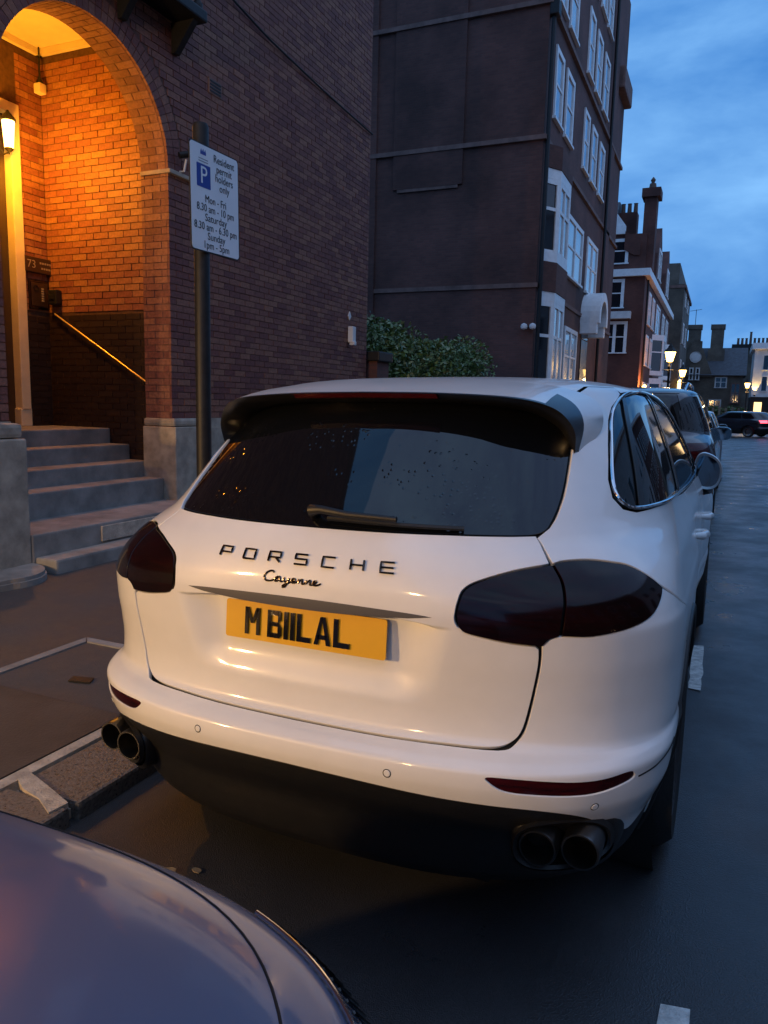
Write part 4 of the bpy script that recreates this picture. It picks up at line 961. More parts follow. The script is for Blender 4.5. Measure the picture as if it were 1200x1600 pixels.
for k in range(2): MB().box(.0012, .0018, -.131, -.057, .168 + .012 * k, .172 + .012 * k).build('fine_print', 'sign_grey', sp_)
for z in (2.42, 2.62): MB().chamfer(-.085, -.006, 1.49, 1.58, z - .015, z + .015, .006).build('clip', 'chrome_dark', sg)

# ---------------------------------------------------------------- windows for the far buildings (facing +X or -Y)
def sash(parent, kind, a0, a1, z0, z1, w, fr=.10, cols=1, m='white_paint', proud=.06, lit=False, bars=True):
    """kind 'x': wall plane x = w facing +X, a is y; kind 'y': wall plane y = w facing -Y, a is x"""
    def bx(mb, p0, p1, q0, q1, d0, d1):
        return mb.box(w + d0, w + d1, p0, p1, q0, q1) if kind == 'x' else mb.box(p0, p1, w - d1, w - d0, q0, q1)
    f = MB(); bx(f, a0, a0 + fr, z0, z1, -.05, proud); bx(f, a1 - fr, a1, z0, z1, -.05, proud); bx(f, a0 + fr, a1 - fr, z1 - fr, z1, -.05, proud - .004); bx(f, a0 - .06, a1 + .06, z0 - .08, z0, -.05, proud + .06)
    cw = (a1 - a0) / cols
    for c in range(1, cols): bx(f, a0 + c * cw - fr * .5, a0 + c * cw + fr * .5, z0, z1 - fr, -.05, proud - .008)
    if bars: bx(f, a0 + fr, a1 - fr, (z0 + z1) / 2 - .04, (z0 + z1) / 2 + .04, -.05, proud - .02)
    o = f.build('window', m, parent)
    for c in range(cols):
        p = MB(); bx(p, a0 + c * cw + fr * .5, a0 + (c + 1) * cw - fr * .5, z0, z1 - fr, -.05, .012); p.build('pane', 'window_glow' if lit else ('curtained_pane' if kind == 'x' and w == -4.70 else 'pane'), o)
    return o
# ---- second block, dark side wall and bay-windowed front
X2 = -4.70
b2 = thing('corner_mansion', 'tall dark brick mansion block with white bay windows behind the shrub', 'building')
MB().box(-18, X2, 22.9, 40.4, -.2, 21.5).build('wall', 'brick_far', b2)
for z, d in ((5.37, .05), (9.82, .10), (13.70, .12)): MB().box(-18, X2 + d, 22.9 - d, 23.4, z - .07, z + .07).box(X2 - .2, X2 + d, 23.4, 40.4, z - .07, z + .07).build('string_course', 'stone_band', b2)
MB().box(-9.6, -7.45, 22.84, 23.2, 8.56, 8.66).build('string_course', 'stone_band', b2)
for x0, x1, z0 in ((-9.75, -7.30, 0), (-18, -10.4, 0)): MB().box(x0, x1, 22.83, 23.1, 8.66 if x0 > -10 else 0, 21.3).build('chimney_breast', 'brick_far', b2)
MB().tube([(X2 + .12, 22.98, 0), (X2 + .12, 22.98, 13.4), (X2 + .12, 22.98, 20)], .07, 8).build('downpipe', 'black_iron', b2)
MB().chamfer(X2 + .02, X2 + .3, 22.8, 23.15, 13.3, 13.7, .03).build('rain_hopper', 'black_iron', b2)
def bay(parent, y0, y1, z0, z1, x, d, cant, floor_m='white_paint'):
    pts = [(x - .05, y0), (x + d, y0 + cant), (x + d, y1 - cant), (x - .05, y1)]
    root = MB().prism([(a, b_) for a, b_ in pts], 2, z0 - .25, z0).build('bay_window', floor_m, parent); MB().prism([(a, b_) for a, b_ in pts], 2, z1, z1 + .30).build('bay_head', floor_m, root)
    for i in range(3):
        (xa, ya), (xb, yb) = pts[i], pts[i + 1]; Ld = math.hypot(xb - xa, yb - ya); ux, uy = (xb - xa) / Ld, (yb - ya) / Ld; nx, ny = uy, -ux
        cols = 1 if i != 1 else 2
        def quad(mb, p, q, r0, r1, d0, d1):
            V = []
            for dd in (d0, d1):
                for (s_, z) in ((p, r0), (q, r0), (q, r1), (p, r1)): V.append((xa + ux * s_ + nx * dd, ya + uy * s_ + ny * dd, z))
            mb.add(V, [(0, 1, 2, 3), (7, 6, 5, 4), (0, 4, 5, 1), (1, 5, 6, 2), (2, 6, 7, 3), (3, 7, 4, 0)])
        f = MB(); fr = .16
        quad(f, 0, fr, z0, z1, -.1, .0); quad(f, Ld - fr, Ld, z0, z1, -.1, .0); quad(f, fr, Ld - fr, z1 - fr, z1, -.1, -.004); quad(f, fr, Ld - fr, z0, z0 + .12, -.1, -.004); quad(f, fr, Ld - fr, z0 + (z1 - z0) * .58, z0 + (z1 - z0) * .58 + .10, -.1, -.012)
        for c in range(1, cols): quad(f, Ld * c / cols - .07, Ld * c / cols + .07, z0 + .12, z1 - fr, -.1, -.008)
        f.build('bay_frame', 'white_paint', root); p = MB(); quad(p, fr, Ld - fr, z0 + .12, z1 - fr, -.09, -.05); p.build('pane', 'pane' if i == 0 else 'curtained_pane', root)
bay(b2, 23.15, 26.4, 6.45, 8.75, X2, .42, .75); bay(b2, 23.15, 26.4, 2.2, 4.95, X2, .42, .75)
MB().prism([(X2 - .05, 23.1), (X2 + .44, 23.85), (X2 + .44, 25.7), (X2 - .05, 26.45)], 2, 9.06, 9.75).build('bay_parapet', 'brick_far', b2); MB().prism([(X2 - .05, 23.1), (X2 + .44, 23.85), (X2 + .44, 25.7), (X2 - .05, 26.45)], 2, 5.26, 6.19).build('bay_apron', 'brick_far', b2)
for y0, y1, z0, z1 in ((27.3, 30.7, 6.45, 8.6), (31.8, 34.6, 6.45, 8.65), (27.9, 30.6, 2.4, 4.6)): sash(b2, 'x', y0, y1, z0, z1, X2, .16, 2)
for y0, y1 in ((24.0, 25.25), (25.8, 27.2), (29.5, 30.7), (31.4, 32.7), (33.5, 34.9)): sash(b2, 'x', y0, y1, 10.8, 12.95, X2, .16, 1); sash(b2, 'x', y0, y1, 14.25, 16.55, X2, .16, 1)
for y0, y1 in ((24.0, 25.25), (25.8, 27.2), (29.8, 31.2), (31.8, 33.1), (33.6, 34.9)): sash(b2, 'x', y0, y1, 17.6, 19.6, X2, .16, 1)
MB().box(X2 - .1, X2 + .10, 36.2, 37.4, -.1, 20.2).build('pilaster', 'brick_far', b2); MB().chamfer(X2 - .1, X2 + .35, 37.6, 40.55, 16.6, 17.6, .1).build('corbel', 'stone_band', b2)
MB().tube([(X2 + .15, 35.6, 0), (X2 + .15, 35.6, 20)], .07, 8).build('downpipe', 'black_iron', b2)
# round-headed white porch hood
b = MB(); n = 16
q = [(31.3, 5.05)] + [(32.5 + 1.2 * math.cos(a), 5.30 + 1.1 * math.sin(a)) for a in np.linspace(PI, 0, n)] + [(33.7, 5.05), (33.35, 5.05)] + [(32.5 + .85 * math.cos(a), 5.30 + .75 * math.sin(a)) for a in np.linspace(0, PI, n)] + [(31.65, 5.05)]
o2 = list(q); outer_, inner_ = q[:n + 2], q[n + 2:][::-1]
for i in range(n + 1):
    if i + 1 < len(outer_) and i + 1 < len(inner_): b.prism([outer_[i], outer_[i + 1], inner_[i + 1], inner_[i]], 0, X2 - .05, X2 + .8)
b.build('porch_hood', 'white_paint', b2); [MB().chamfer(X2, X2 + .7, y_, y_ + .35, 4.6, 5.06, .04).build('hood_bracket', 'white_paint', b2) for y_ in (31.3, 33.4)]
MB().box(X2 - .02, X2 + .04, 31.7, 33.3, .3, 4.4).build('entrance_door', 'dark_wood', b2); MB().box(X2 - .02, X2 + .03, 31.7, 33.3, 4.45, 5.9).build('fanlight', 'pane', b2)
fl = thing('flood_lamp', 'pair of white globe flood lamps on the corner of the dark mansion', 'lamp', (X2 - .12, 22.86, 4.06))
for dx in (-.16, .12): MB().lathe([(.002, -.11), (.09, -.07), (.115, 0), (.09, .07), (.002, .11)], (dx, -.12, 0), 2, 12).build('globe', 'stucco', fl, True)
MB().tube([(-.02, .04, -.02), (-.02, -.1, -.02)], .03, 6).build('mount', 'black_iron', fl)
# side light board on the house corner and small plates
pt = tag(MB().prism([(9.66, 2.86), (9.71, 2.93), (9.66, 3.0), (9.61, 2.93)], 0, WX + .004, WX + .02).build('diamond_plate', 'stucco'), 'small white diamond plate on the brick wall above the wall lamp', 'plate')
wl = thing('wall_lamp', 'small white bulkhead lamp on the end of the brick wall', 'lamp', (WX, 9.68, 2.62)); MB().chamfer(.004, .10, -.06, .06, -.12, .14, .015).build('case', 'stucco', wl); MB().chamfer(.03, .12, -.045, .045, -.16, -.10, .01).build('lens', 'stucco', wl)
# garden pier and wall, shrub
gp = thing('garden_pier', 'dark brick garden gate pier with flat stone cap beside the shrub', 'wall', (0, 0, 0))
MB().box(-5.0, -4.55, 10.5, 11.0, -.1, 2.25).build('pier', 'brick_far', gp); MB().chamfer(-5.06, -4.49, 10.44, 11.06, 2.25, 2.42, .02).build('cap', 'black_iron', gp)
gw = thing('garden_wall', 'low brick garden wall running below the shrub', 'wall', (0, 0, 0)); MB().box(-4.85, -4.60, 11.0, 22.7, -.1, .95).build('wall', 'brick_far', gw); MB().chamfer(-4.90, -4.55, 11.0, 22.7, .95, 1.05, .02).build('coping', 'stone_band', gw)
def shrub(name, label, c, rx, ry, rz, n, lsz, group=None, m=('leaf', 'leaf_pale'), seed=1):
    R_ = random.Random(seed); root = thing(name, label, 'shrub', (c[0], c[1], 0), group=group); lo, hi = MB(), MB()
    lumps = [(R_.uniform(-.7, .7) * rx, R_.uniform(-.8, .8) * ry, R_.uniform(-.2, .55) * rz, R_.uniform(.30, .55)) for _ in range(40)]
    for i in range(n):
        l = R_.choice(lumps); th, ph = R_.uniform(0, 2*PI), math.acos(R_.uniform(-1, 1)); rad = R_.random()**.35
        p = Vector((l[0] + rad * l[3] * rx * 1.0 * math.sin(ph) * math.cos(th), l[1] + rad * l[3] * ry * math.sin(ph) * math.sin(th), c[2] + l[2] + rad * l[3] * rz * math.cos(ph)))
        if p.z < .3: p.z = .3 + R_.random() * .4
        a = Vector((R_.gauss(0, 1), R_.gauss(0, 1), R_.gauss(0, .7))).normalized(); b_ = a.cross(Vector((R_.gauss(0, 1), R_.gauss(0, 1), R_.gauss(0, 1)))).normalized(); s_ = lsz * R_.uniform(.6, 1.3)
        (hi if R_.random() < .25 else lo).add([p - a*s_, p + b_*s_*.45, p + a*s_, p - b_*s_*.45], [(0, 1, 2, 3)])
    for mb_, mm in ((lo, m[0]), (hi, m[1])): tag(mb_.build('foliage', mm, root), kind='stuff')
    st = MB()
    for k in range(9):
        a = R_.uniform(0, 2*PI); st.tube([(R_.uniform(-.2, .2) * rx, R_.uniform(-.5, .5) * ry, 0), (.35 * rx * math.cos(a), .5 * ry * math.sin(a), c[2] * .6), (.6 * rx * math.cos(a), .7 * ry * math.sin(a), c[2])], [.04, .03, .012], 6)
    st.build('stems', 'bark', root); return root
shrub('garden_shrub', 'large rounded green shrub behind the white SUV in front of the dark side wall', (-5.35, 14.3, 2.12), 1.0, 3.2, 1.25, 24000, .058, seed=3)

# ---- third block across the side street
b3 = thing('gabled_mansion', 'red brick mansion with white cornice, scrolled gable and tall corner chimney', 'building')
X3 = -4.7; MB().box(-16, X3, 57, 86, -.2, 11.0).build('wall', 'brick_red', b3); MB().box(-16, X3 + .35, 56.65, 86, 11.0, 11.5).build('cornice', 'white_paint', b3)
MB().box(-16, X3 - .1, 57.1, 62, 11.5, 14.0).build('attic_wall', 'brick_red', b3); MB().box(-16, X3 - 1.6, 56.85, 57.3, 14.0, 14.6).prism([(-9.8, 14.6), (-6.3, 14.6), (-6.9, 15.4), (-8.1, 15.9)], 1, 56.9, 57.3).build('gable_moulding', 'white_paint', b3)
MB().prism([(X3 - 1.6, 12.9), (X3 - .9, 12.5), (X3 - .5, 12.5), (X3 - .5, 13.4), (X3 - 1.6, 14.2)], 1, 56.95, 57.5).build('gable_scroll', 'brick_red', b3)
ch = MB().box(X3 - .45, X3 + .40, 57.3, 58.6, 11.5, 16.5).build('chimney', 'brick_red', b3); MB().box(X3 - .65, X3 + .62, 57.1, 58.8, 16.5, 17.1).build('chimney_cap', 'brick_red', ch); MB().lathe([(.28, 0), (.22, .45), (.1, .5), (.18, .7), (.03, .9)], (X3 - .02, 57.9, 17.1), 2, 8).build('chimney_pot', 'pot_clay', ch)
ch = MB().box(-8.2, -5.9, 60, 61.2, 14, 16.2).build('chimney', 'brick_red', b3)
for k in range(5): MB().lathe([(.17, 0), (.14, .7), (.18, .75)], (-7.9 + .45 * k, 60.6, 16.2), 2, 8).build('chimney_pot', 'pot_clay', ch)
sash(b3, 'y', -7.35, -6.10, 8.85, 10.85, 57, .22, 1); sash(b3, 'y', -7.2, -6.0, 12.0, 13.7, 57.1, .22, 1)
sash(b3, 'y', -7.5, -5.7, 5.6, 7.85, 57, .22, 2); MB().box(-7.7, -5.5, 56.4, 57.0, 8.0, 8.5).build('bay_roof', 'stucco', b3)
for (y0, y1) in ((60.5, 62.5), (64, 66), (68, 72), (75, 78), (80, 83)):
    for z0, z1 in ((1.2, 3.6), (4.9, 7.2), (8.0, 10.4)): sash(b3, 'x', y0, y1, z0, z1, X3, .22, 2)
for y0 in (66.0, 76.0):
    for z0, z1 in ((4.6, 7.4), (.6, 3.8)): bay(b3, y0, y0 + 4, z0, z1, X3, .9, 1.0)
for y0 in (66, 76): MB().prism([(y0 - 2, 11.5), (y0 + 4, 11.5), (y0 + 3.4, 14), (y0 + 1, 16.4), (y0 - 1.4, 14)], 0, X3 - .8, X3 + .1).build('front_gable', 'brick_red', b3); sash(b3, 'x', y0 - .3, y0 + 2.3, 12.2, 14.6, X3 + .1, .25, 2)
MB().prism([(57.1, 14), (86, 14), (84, 17), (60, 17)], 0, -15, X3 - 2.5).build('roof', 'slate', b3)
MB().tube([(X3 + .05, 58.9, 0), (X3 + .05, 58.9, 11)], .09, 6).build('downpipe', 'black_iron', b3)
# warm doorway lamp on its front
dl = thing('door_lamp', 'glowing lamp at the entrance of the red brick gabled mansion', 'lamp', (X3 + .35, 58.2, 3.0)); MB().lathe([(.05, -.3), (.16, -.2), (.16, .2), (.02, .35)], (0, 0, 0), 2, 8).build('glass', 'uplight_glow', dl); MB().tube([(-.35, 0, .0), (0, 0, .36)], .03, 6).build('bracket', 'black_iron', dl)
point('door_light', (X3 + .75, 57.9, 3.2), 420, (1.0, .36, .08), .15)
# ---- fourth block, plain flank
b4 = thing('tall_flank', 'plain dark brick flank wall of a tall block beyond the gabled mansion', 'building'); MB().box(-16, -3.6, 88, 104, -.2, 15.0).box(-16, -4.2, 88, 104, 15.0, 17.2).build('wall', 'brick_brown', b4)
for z in (5, 9, 13): sash(b4, 'x', 91, 93, z, z + 2.2, -3.6, .2, 1); sash(b4, 'x', 97, 99, z, z + 2.2, -3.6, .2, 1)
MB().box(-16, -3.4, 87.9, 104.1, 14.6, 14.9).build('string_course', 'stone_band', b4)
sl_ = thing('shop_lamp', 'upright glowing lamp on the flank wall beside the street lamps', 'lamp', (-3.3, 87.6, 3.9)); MB().lathe([(.10, -.9), (.22, -.7), (.22, .7), (.05, .9)], (0, 0, 0), 2, 8).build('glass', 'uplight_glow', sl_)
MB().box(-.3, .1, -.1, .3, -1.0, -.9).build('bracket', 'black_iron', sl_)
# ---- stone house closing the view
b5 = thing('stone_lodge', 'grey stone house with slate roof, round gable window and two square chimneys', 'building'); Y5 = 110
MB().box(-6, 3.4, Y5, Y5 + 9, -.2, 6.3).build('wall', 'brick_brown', b5)
MB().prism([(Y5 - .5, 6.2), (Y5 + 9.5, 6.2), (Y5 + 5.5, 10.1), (Y5 + 4.0, 10.1)], 0, -6.2, 3.8).build('roof', 'slate', b5)
MB().prism([(-5.0, 6.0), (-.3, 6.0), (-2.3, 10.9), (-3.0, 10.9)], 1, Y5 - .35, Y5 + 4).build('gable', 'brick_brown', b5)
MB().lathe([(.0, 0), (.55, 0), (.55, .12), (.75, .12), (.75, 0)], (-2.62, Y5 - .50, 8.6), 1, 20).build('round_window', 'stucco', b5)
for x0 in (-3.85, -.95):
    c_ = MB().box(x0, x0 + 1.6, Y5 + 2, Y5 + 3.6, 7, 12.5).box(x0 - .25, x0 + 1.85, Y5 + 1.8, Y5 + 3.8, 7, 9.8 if x0 > -2 else 10.9).build('chimney', 'brick_brown', b5); MB().box(x0 - .12, x0 + 1.72, Y5 + 1.9, Y5 + 3.7, 12.5, 13.1).build('chimney_cap', 'brick_brown', c_)
for (x0, x1, z0, z1) in ((-3.3, -2.75, 5.6, 7.2), (-2.5, -1.95, 5.6, 7.2), (.0, 1.5, 4.6, 6.0), (2.0, 3.2, 2.6, 5.2), (-.6, 1.0, .9, 3.0), (-4.6, -3.0, 1.2, 3.0)): sash(b5, 'y', x0, x1, z0, z1, Y5 - (.35 if z0 > 5.5 else 0), .14, 2 if x1 - x0 > .8 else 1, 'stone_band' if z0 > 2 and x0 > 1.9 else 'stucco')
tag(MB().tube([(-3.1, Y5 + 2.6, 13), (-3.1, Y5 + 2.6, 15.2)], .04, 5).tube([(-3.9, Y5 + 2.6, 15.0), (-2.4, Y5 + 2.6, 15.2)], .03, 5).build('roof_aerial', 'black_iron'), 'thin television aerial on the stone house chimney', 'aerial')
# fence in front of it
fn = thing('garden_fence', 'row of pale fence posts in front of the stone house', 'fence')
for k in range(15): MB().box(-3.0 + k * .75, -2.72 + k * .75, Y5 - 6.2, Y5 - 6.0, .0, 1.9 + .1 * (k % 2)).build('post', 'limestone', fn)
for k in range(4): shrub('front_hedge', 'dark low hedge bush behind the pale fence posts', (-2.2 + 2.3 * k, Y5 - 4.5, 1.3), 1.2, 1.0, .9, 500, .22, 'hedge bushes behind the fence', seed=20 + k)
shrub('pavement_bush', 'dark bush at the corner of the side street by the gabled mansion', (-5.6, 44.5, 1.9), .9, 1.0, 1.2, 1600, .10, seed=9)
# ---- terrace with chimney pots, and the white stucco house
b6 = thing('brown_terrace', 'dark terrace behind with a long row of chimney pots on its parapet', 'building'); MB().box(2.0, 40, 122, 132, -.2, 10.6).build('wall', 'brick_brown', b6); MB().box(1.8, 40, 121.7, 132, 10.6, 11.2).build('parapet', 'black_iron', b6)
for k in range(26): MB().lathe([(.20, 0), (.16, .9 + (.9 if k == 3 else 0)), (.22, 1.0 + (.9 if k == 3 else 0))], (2.6 + k * .55, 123.5, 11.2), 2, 7).build('chimney_pot', 'pot_clay', b6)
b7 = thing('white_house', 'white stucco house lit by warm uplights at the end of the street', 'building'); X7 = 4.1; Y7 = 96
MB().box(X7, X7 + 12, Y7, Y7 + 8, 3.2, 9.0).build('wall', 'stucco', b7); MB().box(X7 - .3, X7 + 12, Y7 - .4, Y7 + 8, 8.6, 9.3).build('cornice', 'white_paint', b7); MB().box(X7, X7 + 12, Y7 + .1, Y7 + 8, -.2, 3.2).build('shopfront', 'black_iron', b7)
for k in range(5):
    for z0 in (3.9, 6.3): sash(b7, 'y', X7 + .9 + 1.7 * k, X7 + 1.6 + 1.7 * k, z0, z0 + 1.7, Y7, .10, 1, 'stucco', bars=False)
for k in range(3): MB().box(X7 + .4 + 1.9 * k, X7 + 1.2 + 1.9 * k, Y7 - .0, Y7 + .09, .9, 2.6).build('shop_window', 'window_glow', b7)
for k in range(4):
    u = thing('uplight', 'small warm uplight washing the white stucco wall', 'lamp', (X7 + .35 + 1.75 * k, Y7 - .3, 3.35), group='uplights on the white house'); MB().lathe([(.02, -.1), (.10, -.05), (.12, .08)], (0, 0, 0), 2, 8).build('case', 'black_iron', u); MB().lathe([(.11, .07), (.002, .09)], (0, 0, 0), 2, 8).build('lens', 'uplight_glow', u)
    l = bpy.data.lights.new('uplight_beam', 'SPOT'); l.energy = 500; l.color = (1.0, .62, .2); l.spot_size = math.radians(50); l.shadow_soft_size = .05; o = bpy.data.objects.new('uplight_beam', l); COL.objects.link(o); o.location = (X7 + .35 + 1.75 * k, Y7 - .28, 3.5); o.rotation_euler = (math.radians(172), 0, 0)
# ---- houses across the road, seen in reflections
for i, (y0, y1, h, mm) in enumerate(((-45, 6, 12.5, 'brick_brown'), (6.1, 30, 12.0, 'stucco'), (30.1, 62, 11.0, 'brick_far'))):
    hh = thing('terraced_house', ('brown brick terraced house across the road behind the camera', 'pale rendered terraced house across the road from the SUV', 'dark brick terraced house across the road beside the street lamps')[i], 'building')
    MB().box(13.6, 22, y0, y1, -.2, h).build('wall', mm, hh); MB().box(13.35, 22, y0 + .02, y1 - .02, h, h + .35).build('cornice', 'white_paint', hh)
    k = y0 + 1.5
    while k < y1 - 1.8:
        for z0 in (1.2, 4.6, 7.8):
            f = MB().box(13.52, 13.62, k, k + 1.2, z0, z0 + 2.0).build('window', 'white_paint', hh); MB().box(13.50, 13.515, k + .1, k + 1.1, z0 + .1, z0 + 1.9).build('pane', 'pane', f)
        k += 3.2

# ---------------------------------------------------------------- street lamps
def street_lamp(loc, label, h=4.0, power=220, glow='street_glow'):
    r = thing('street_lamp', label, 'street lamp', loc)
    MB().lathe([(.16, 0), (.16, .25), (.10, .35), (.085, 1.0), (.06, 1.1), (.05, h - .45), (.07, h - .40), (.03, h - .35)], (0, 0, 0), 2, 12).build('post', 'black_iron', r, True)
    MB().tube([(-.32, 0, h - .72), (.32, 0, h - .72)], .018, 6).build('ladder_bar', 'black_iron', r)
    MB().lathe([(.13, h - .34), (.24, h + .10)], (0, 0, 0), 2, 6).build('lantern_glass', glow, r)
    MB().lathe([(.275, h + .10), (.27, h + .13), (.12, h + .30), (.10, h + .36), (.03, h + .46), (.002, h + .52)], (0, 0, 0), 2, 6).build('lantern_cap', 'black_iron', r)
    b = MB()
    for k in range(6):
        a = 2 * PI * k / 6; b.tube([(.135 * math.cos(a), .135 * math.sin(a), h - .34), (.25 * math.cos(a), .25 * math.sin(a), h + .11)], .010, 4)
    b.build('lantern_bars', 'black_iron', r)
    l = point('lantern_light', (loc[0], loc[1], loc[2] + h - .60), power, (1.0, .60, .24), .12); return r
street_lamp((-1.30, 35.8, .05), 'lit street lantern on a black post in front of the dark mansion', 4.0)
street_lamp((-1.50, 53.0, .05), 'smaller lit street lantern on a black post by the gabled mansion', 4.0)
street_lamp((3.1, 76.0, .0), 'lit street lantern in front of the white stucco house', 4.0)
LAMP_W = 1700
# wall lantern of the next porch, just behind the camera
wl2 = thing('wall_lantern', 'lit wall lantern beside the next porch along the mansion block', 'lantern', (-4.62, -4.6, 2.20))
MB().lathe([(.012, .33), (.03, .30), (.12, .22), (.125, .19)], (.25, 0, 0), 2, 12).build('cap', 'black_iron', wl2, True); MB().lathe([(.10, .185), (.07, -.16), (.05, -.17)], (.25, 0, 0), 2, 10).build('glass', 'lamp_glow', wl2); MB().tube([(0, 0, -.1), (.12, 0, -.26), (.25, 0, -.17)], .014, 8).build('wall_arm', 'black_iron', wl2, True)
point('wall_lantern_light', (-4.15, -4.6, 2.15), 930, (1.0, .60, .24), .12)
street_lamp((-1.45, -9.2, .05), 'lit street lantern on the pavement behind the dark grey car', 4.6, LAMP_W)

# ---------------------------------------------------------------- other cars
def simple_car(name, label, loc, rotz, paint, sx=1.0, sy=1.0, sz=1.0, group=None, plate='plate_yellow', rails=False, glow=False, fine=1, hatch=0.0):
    R = ROWS.copy(); R[:, 0] *= sz; R[:, 2] *= sx; R[:, [1, 3, 5, 6]] *= sy
    if hatch:
        R[:, 1] += hatch * np.clip((R[:, 0] / sz - 1.2) / .4, 0, 1) * .3
    sf = Surf(R); ya, yb = 1.06 * sy, 3.955 * sy; wr = .385 * min(sz, 1.0) * (1 if sz > .95 else .92)
    root = thing(name, label, 'car', loc, (0, math.radians(-1.0), rotz), group)
    def arch(c): return min(math.hypot(c[1] - ya, c[2] - wr), math.hypot(c[1] - yb, c[2] - wr)) > wr + .06 or abs(c[0]) < .55
    def isglass(s, t): a = abs(s); return (19.6 < t < 24.4) and (a < .44 + .012 * (t - 19) or .66 < a < 1.14 or 1.18 < a < 1.95 or a > 2.15)
    def istail(s, t): a = abs(s); return 13.8 < t < 17.4 and .36 < a < .70
    h0, h1 = (12.2, 14.6) if fine == 1 else (10.2, 12.0)
    def ishead(s, t): a = abs(s); return h0 < t < h1 and 2.25 < a < 2.62
    ns, ntt = 240 * fine, 116 * fine
    grid_part('body', sf, -3, 3, 4.6, 30, paint, root, ns, ntt, 0, lambda c, s, t: arch(c) and not isglass(s, t) and not istail(s, t) and not ishead(s, t))
    grid_part('lower_trim', sf, -3, 3, .2, 4.6, 'plastic_black', root, 120, 16, 0, lambda c, s, t: arch(c))
    for nm, s0, s1, t0, t1 in (('rear_window', -.52, .52, 19.6, 24.4), ('windscreen', 2.15, 3, 19.6, 24.4), ('windscreen', -3, -2.15, 19.6, 24.4), ('side_window', .66, 1.14, 19.6, 24.4), ('side_window', 1.18, 1.95, 19.6, 24.4), ('side_window', -1.14, -.66, 19.6, 24.4), ('side_window', -1.95, -1.18, 19.6, 24.4)):
        grid_part(nm, sf, s0, s1, t0, t1, 'car_glass', root, 40, 20, -.004)
    for sg_ in (1, -1):
        t_ = grid_part('tail_lamp', sf, min(.36 * sg_, .70 * sg_), max(.36 * sg_, .70 * sg_), 13.8, 17.4, 'tail_glow' if glow else 'lens_red', root, 16, 10, .004)
        grid_part('headlamp', sf, min(2.25 * sg_, 2.62 * sg_), max(2.25 * sg_, 2.62 * sg_), h0, h1, 'headlamp', root, 16, 10, .004)
        for yy in (ya, yb): wheel(root, sg_ * .955 * sx, yy, wr, .25, 'alloy', 10)
        b = MB(); cx, cy, cz = .99 * sx, 2.95 * sy, 1.13 * sz; V = []; F = []; n = 18
        for gx, gz, dy in ((.12, .085, 0), (.125, .09, .03), (.10, .075, .10), (.03, .03, .15)):
            for j in range(n): a = 2*PI*j/n; V.append((sg_ * (cx + gx * math.copysign(abs(math.cos(a))**.7, math.cos(a))), cy + dy, cz + gz * math.copysign(abs(math.sin(a))**.7, math.sin(a))))
        for i in range(3):
            for j in range(n): F.append((i*n + j, i*n + (j+1) % n, (i+1)*n + (j+1) % n, (i+1)*n + j))
        F.append(tuple(range(3*n, 4*n))); mr = b.add(V, F).build('door_mirror', paint, root, True); MB().add(V[:n], [tuple(range(n))]).build('mirror_glass', 'mirror_glass', mr)
        MB().tube([(sg_ * .88 * sx, cy + .06, cz - .06), (sg_ * (cx - .05), cy + .05, cz - .05)], .03, 8).build('mirror_foot', 'plastic_black', mr)
        if rails: MB().tube([(sg_ * .60 * sx, 1.0 * sy, 1.60 * sz), (sg_ * .62 * sx, 1.2 * sy, 1.68 * sz), (sg_ * .62 * sx, 2.3 * sy, 1.68 * sz), (sg_ * .62 * sx, 2.5 * sy, 1.61 * sz)], .02, 8).build('roof_rail', 'chrome', root, True)
    MB().box(-.26, .26, .055 * sy, .085 * sy, .80 * sz, .91 * sz).build('number_plate', plate, root)
    MB().prism([(.5 * sy, .18), (4.4 * sy, .18), (4.4 * sy, .5), (.5 * sy, .5)], 0, -.6 * sx, .6 * sx).build('underbody', 'seal', root)
    return root, sf
# dark grey car whose bonnet fills the foreground
GX, GY = -.06, -4.905; gsy = .888; gsz = .885
gc, gsf = simple_car('grey_hatchback', 'dark slate grey car with glossy curved bonnet parked nose to tail behind the SUV', (GX, GY, -.003), math.radians(-.3), 'paint_slate', .90, gsy, gsz, fine=2)
# bonnet shut line, bright grille trim with vertical slats
def gtube(name, pts, r, m, off, mirror=False):
    q = np.array(pts); s_, t_ = catm([(a, b_, 0) for a, b_ in q], 8)[:, :2].T; V = gsf.P(s_, t_) + gsf.N(s_, t_) * off
    if mirror: V[:, 0] *= -1
    return MB().tube([tuple(p) for p in V], r, 8).build(name, m, gc, True)
for mr in (False, True):
    gtube('bonnet_edge', [(2.999, 13.2), (2.8, 13.3), (2.6, 13.7), (2.4, 14.6), (2.2, 15.7), (2.05, 16.6)], .0022, 'seal', .0, mr)
    gtube('grille_trim', [(2.66, 12.80), (2.55, 12.88), (2.42, 13.0)], .0035, 'chrome', .005, mr)
    for k in range(16):
        s_ = 2.66 - .0150 * k; P_ = gsf.P([s_, s_], [12.7, 11.6]) + gsf.N([s_, s_], [12.7, 11.6]) * .006
        if mr: P_[:, 0] *= -1
        MB().tube([tuple(P_[0]), tuple(P_[1])], .003, 5).build('grille_slat', 'chrome_dark', gc)
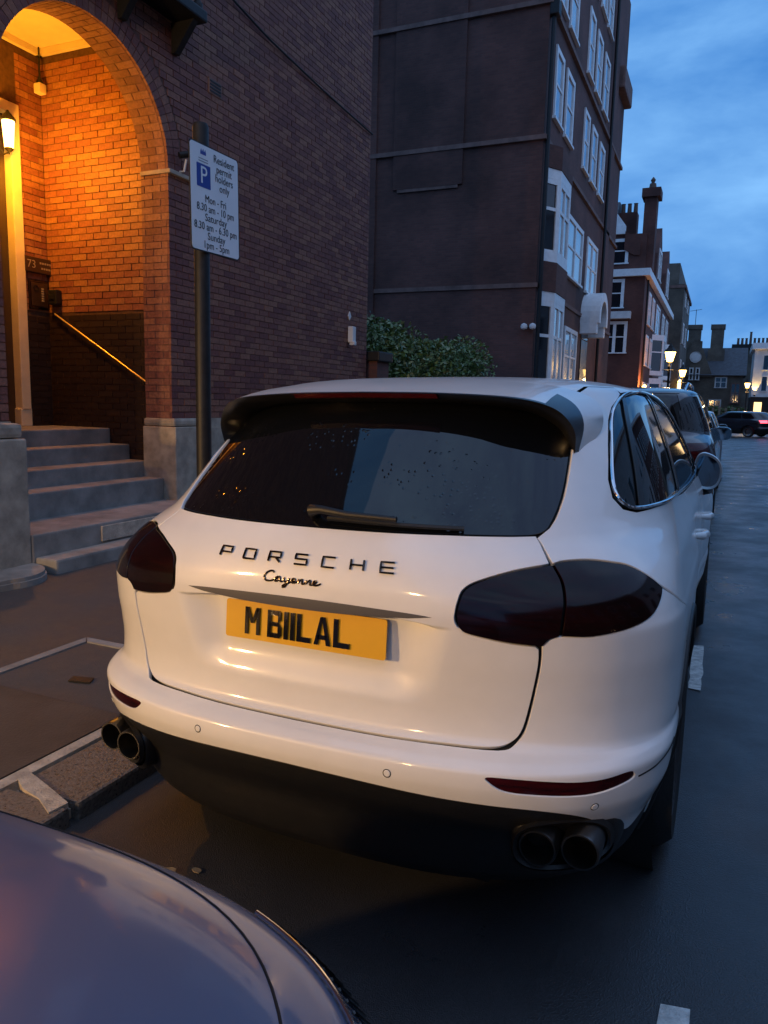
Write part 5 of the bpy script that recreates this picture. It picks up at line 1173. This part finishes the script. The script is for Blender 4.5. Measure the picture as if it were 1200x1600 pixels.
# black SUV ahead, silver car, dark car pulling out, car further on
simple_car('black_suv', 'black SUV with roof rails and red tail lamps parked directly ahead of the white SUV', (.06, 6.35, 0), math.radians(-.6), 'paint_black', .99, .97, 1.08, rails=True, hatch=-.8)
simple_car('silver_car', 'silver hatchback parked ahead of the black SUV', (.20, 13.2, 0), math.radians(-.4), 'paint_silver', .93, .92, .92)
simple_car('silver_car', 'white van-like hatchback parked further up ahead of the silver hatchback', (.2, 19.2, 0), 0, 'paint_white', .93, .9, .93)
simple_car('dark_saloon', 'dark saloon turning across the road with its red tail lamps glowing', (3.9, 47.0, .05), math.radians(62), 'paint_navy', .95, 1.0, .90, glow=True)
simple_car('distant_car', 'distant black car with glowing tail lamps near the shopfront', (4.4, 78.0, .0), math.radians(-4), 'paint_navy', .95, .95, .9, glow=True)
# ---------------------------------------------------------------- fallen leaves and litter on the road
R_ = random.Random(5)
for (x, y, s_, lb) in ((-.52, .12, .022, 'larger of two pale leaves lying side by side on the road below the SUV bumper'), (-.44, .16, .018, 'smaller of two pale leaves lying side by side on the road below the SUV bumper'), (-.47, -.12, .024, 'single pale leaf on the dark road between the SUV and the grey bonnet'),
        (1.47, .62, .020, 'round pale leaf on the open road beyond the SUV rear wheel'), (1.52, .66, .012, 'tiny pale crumb of leaf on the open road beside a round leaf'), (-1.9, 2.35, .02, 'small pale leaf on the pavement beside the SUV rear corner'), (-2.6, 3.2, .03, 'pale leaf on the pavement between patch border and steps'), (-3.2, 3.0, .03, 'pale leaf on the pavement close to the bottom step')):
    z = (road_z(x) if x > -1 else pavez(x)) + .006; n = 7
    ring = [(x + s_ * R_.uniform(.7, 1.2) * math.cos(2*PI*j/n), y + s_ * .7 * R_.uniform(.7, 1.2) * math.sin(2*PI*j/n), z + R_.uniform(0, .004)) for j in range(n)]
    o = MB().add(ring + [(a, b_, c - .003) for a, b_, c in ring], [tuple(range(n)), tuple(range(n, 2*n))[::-1]] + [(j, (j+1) % n, n + (j+1) % n, n + j) for j in range(n)]).build('fallen_leaf', 'dead_leaf')
    tag(o, lb, 'leaf', 'fallen leaves on road and pavement')
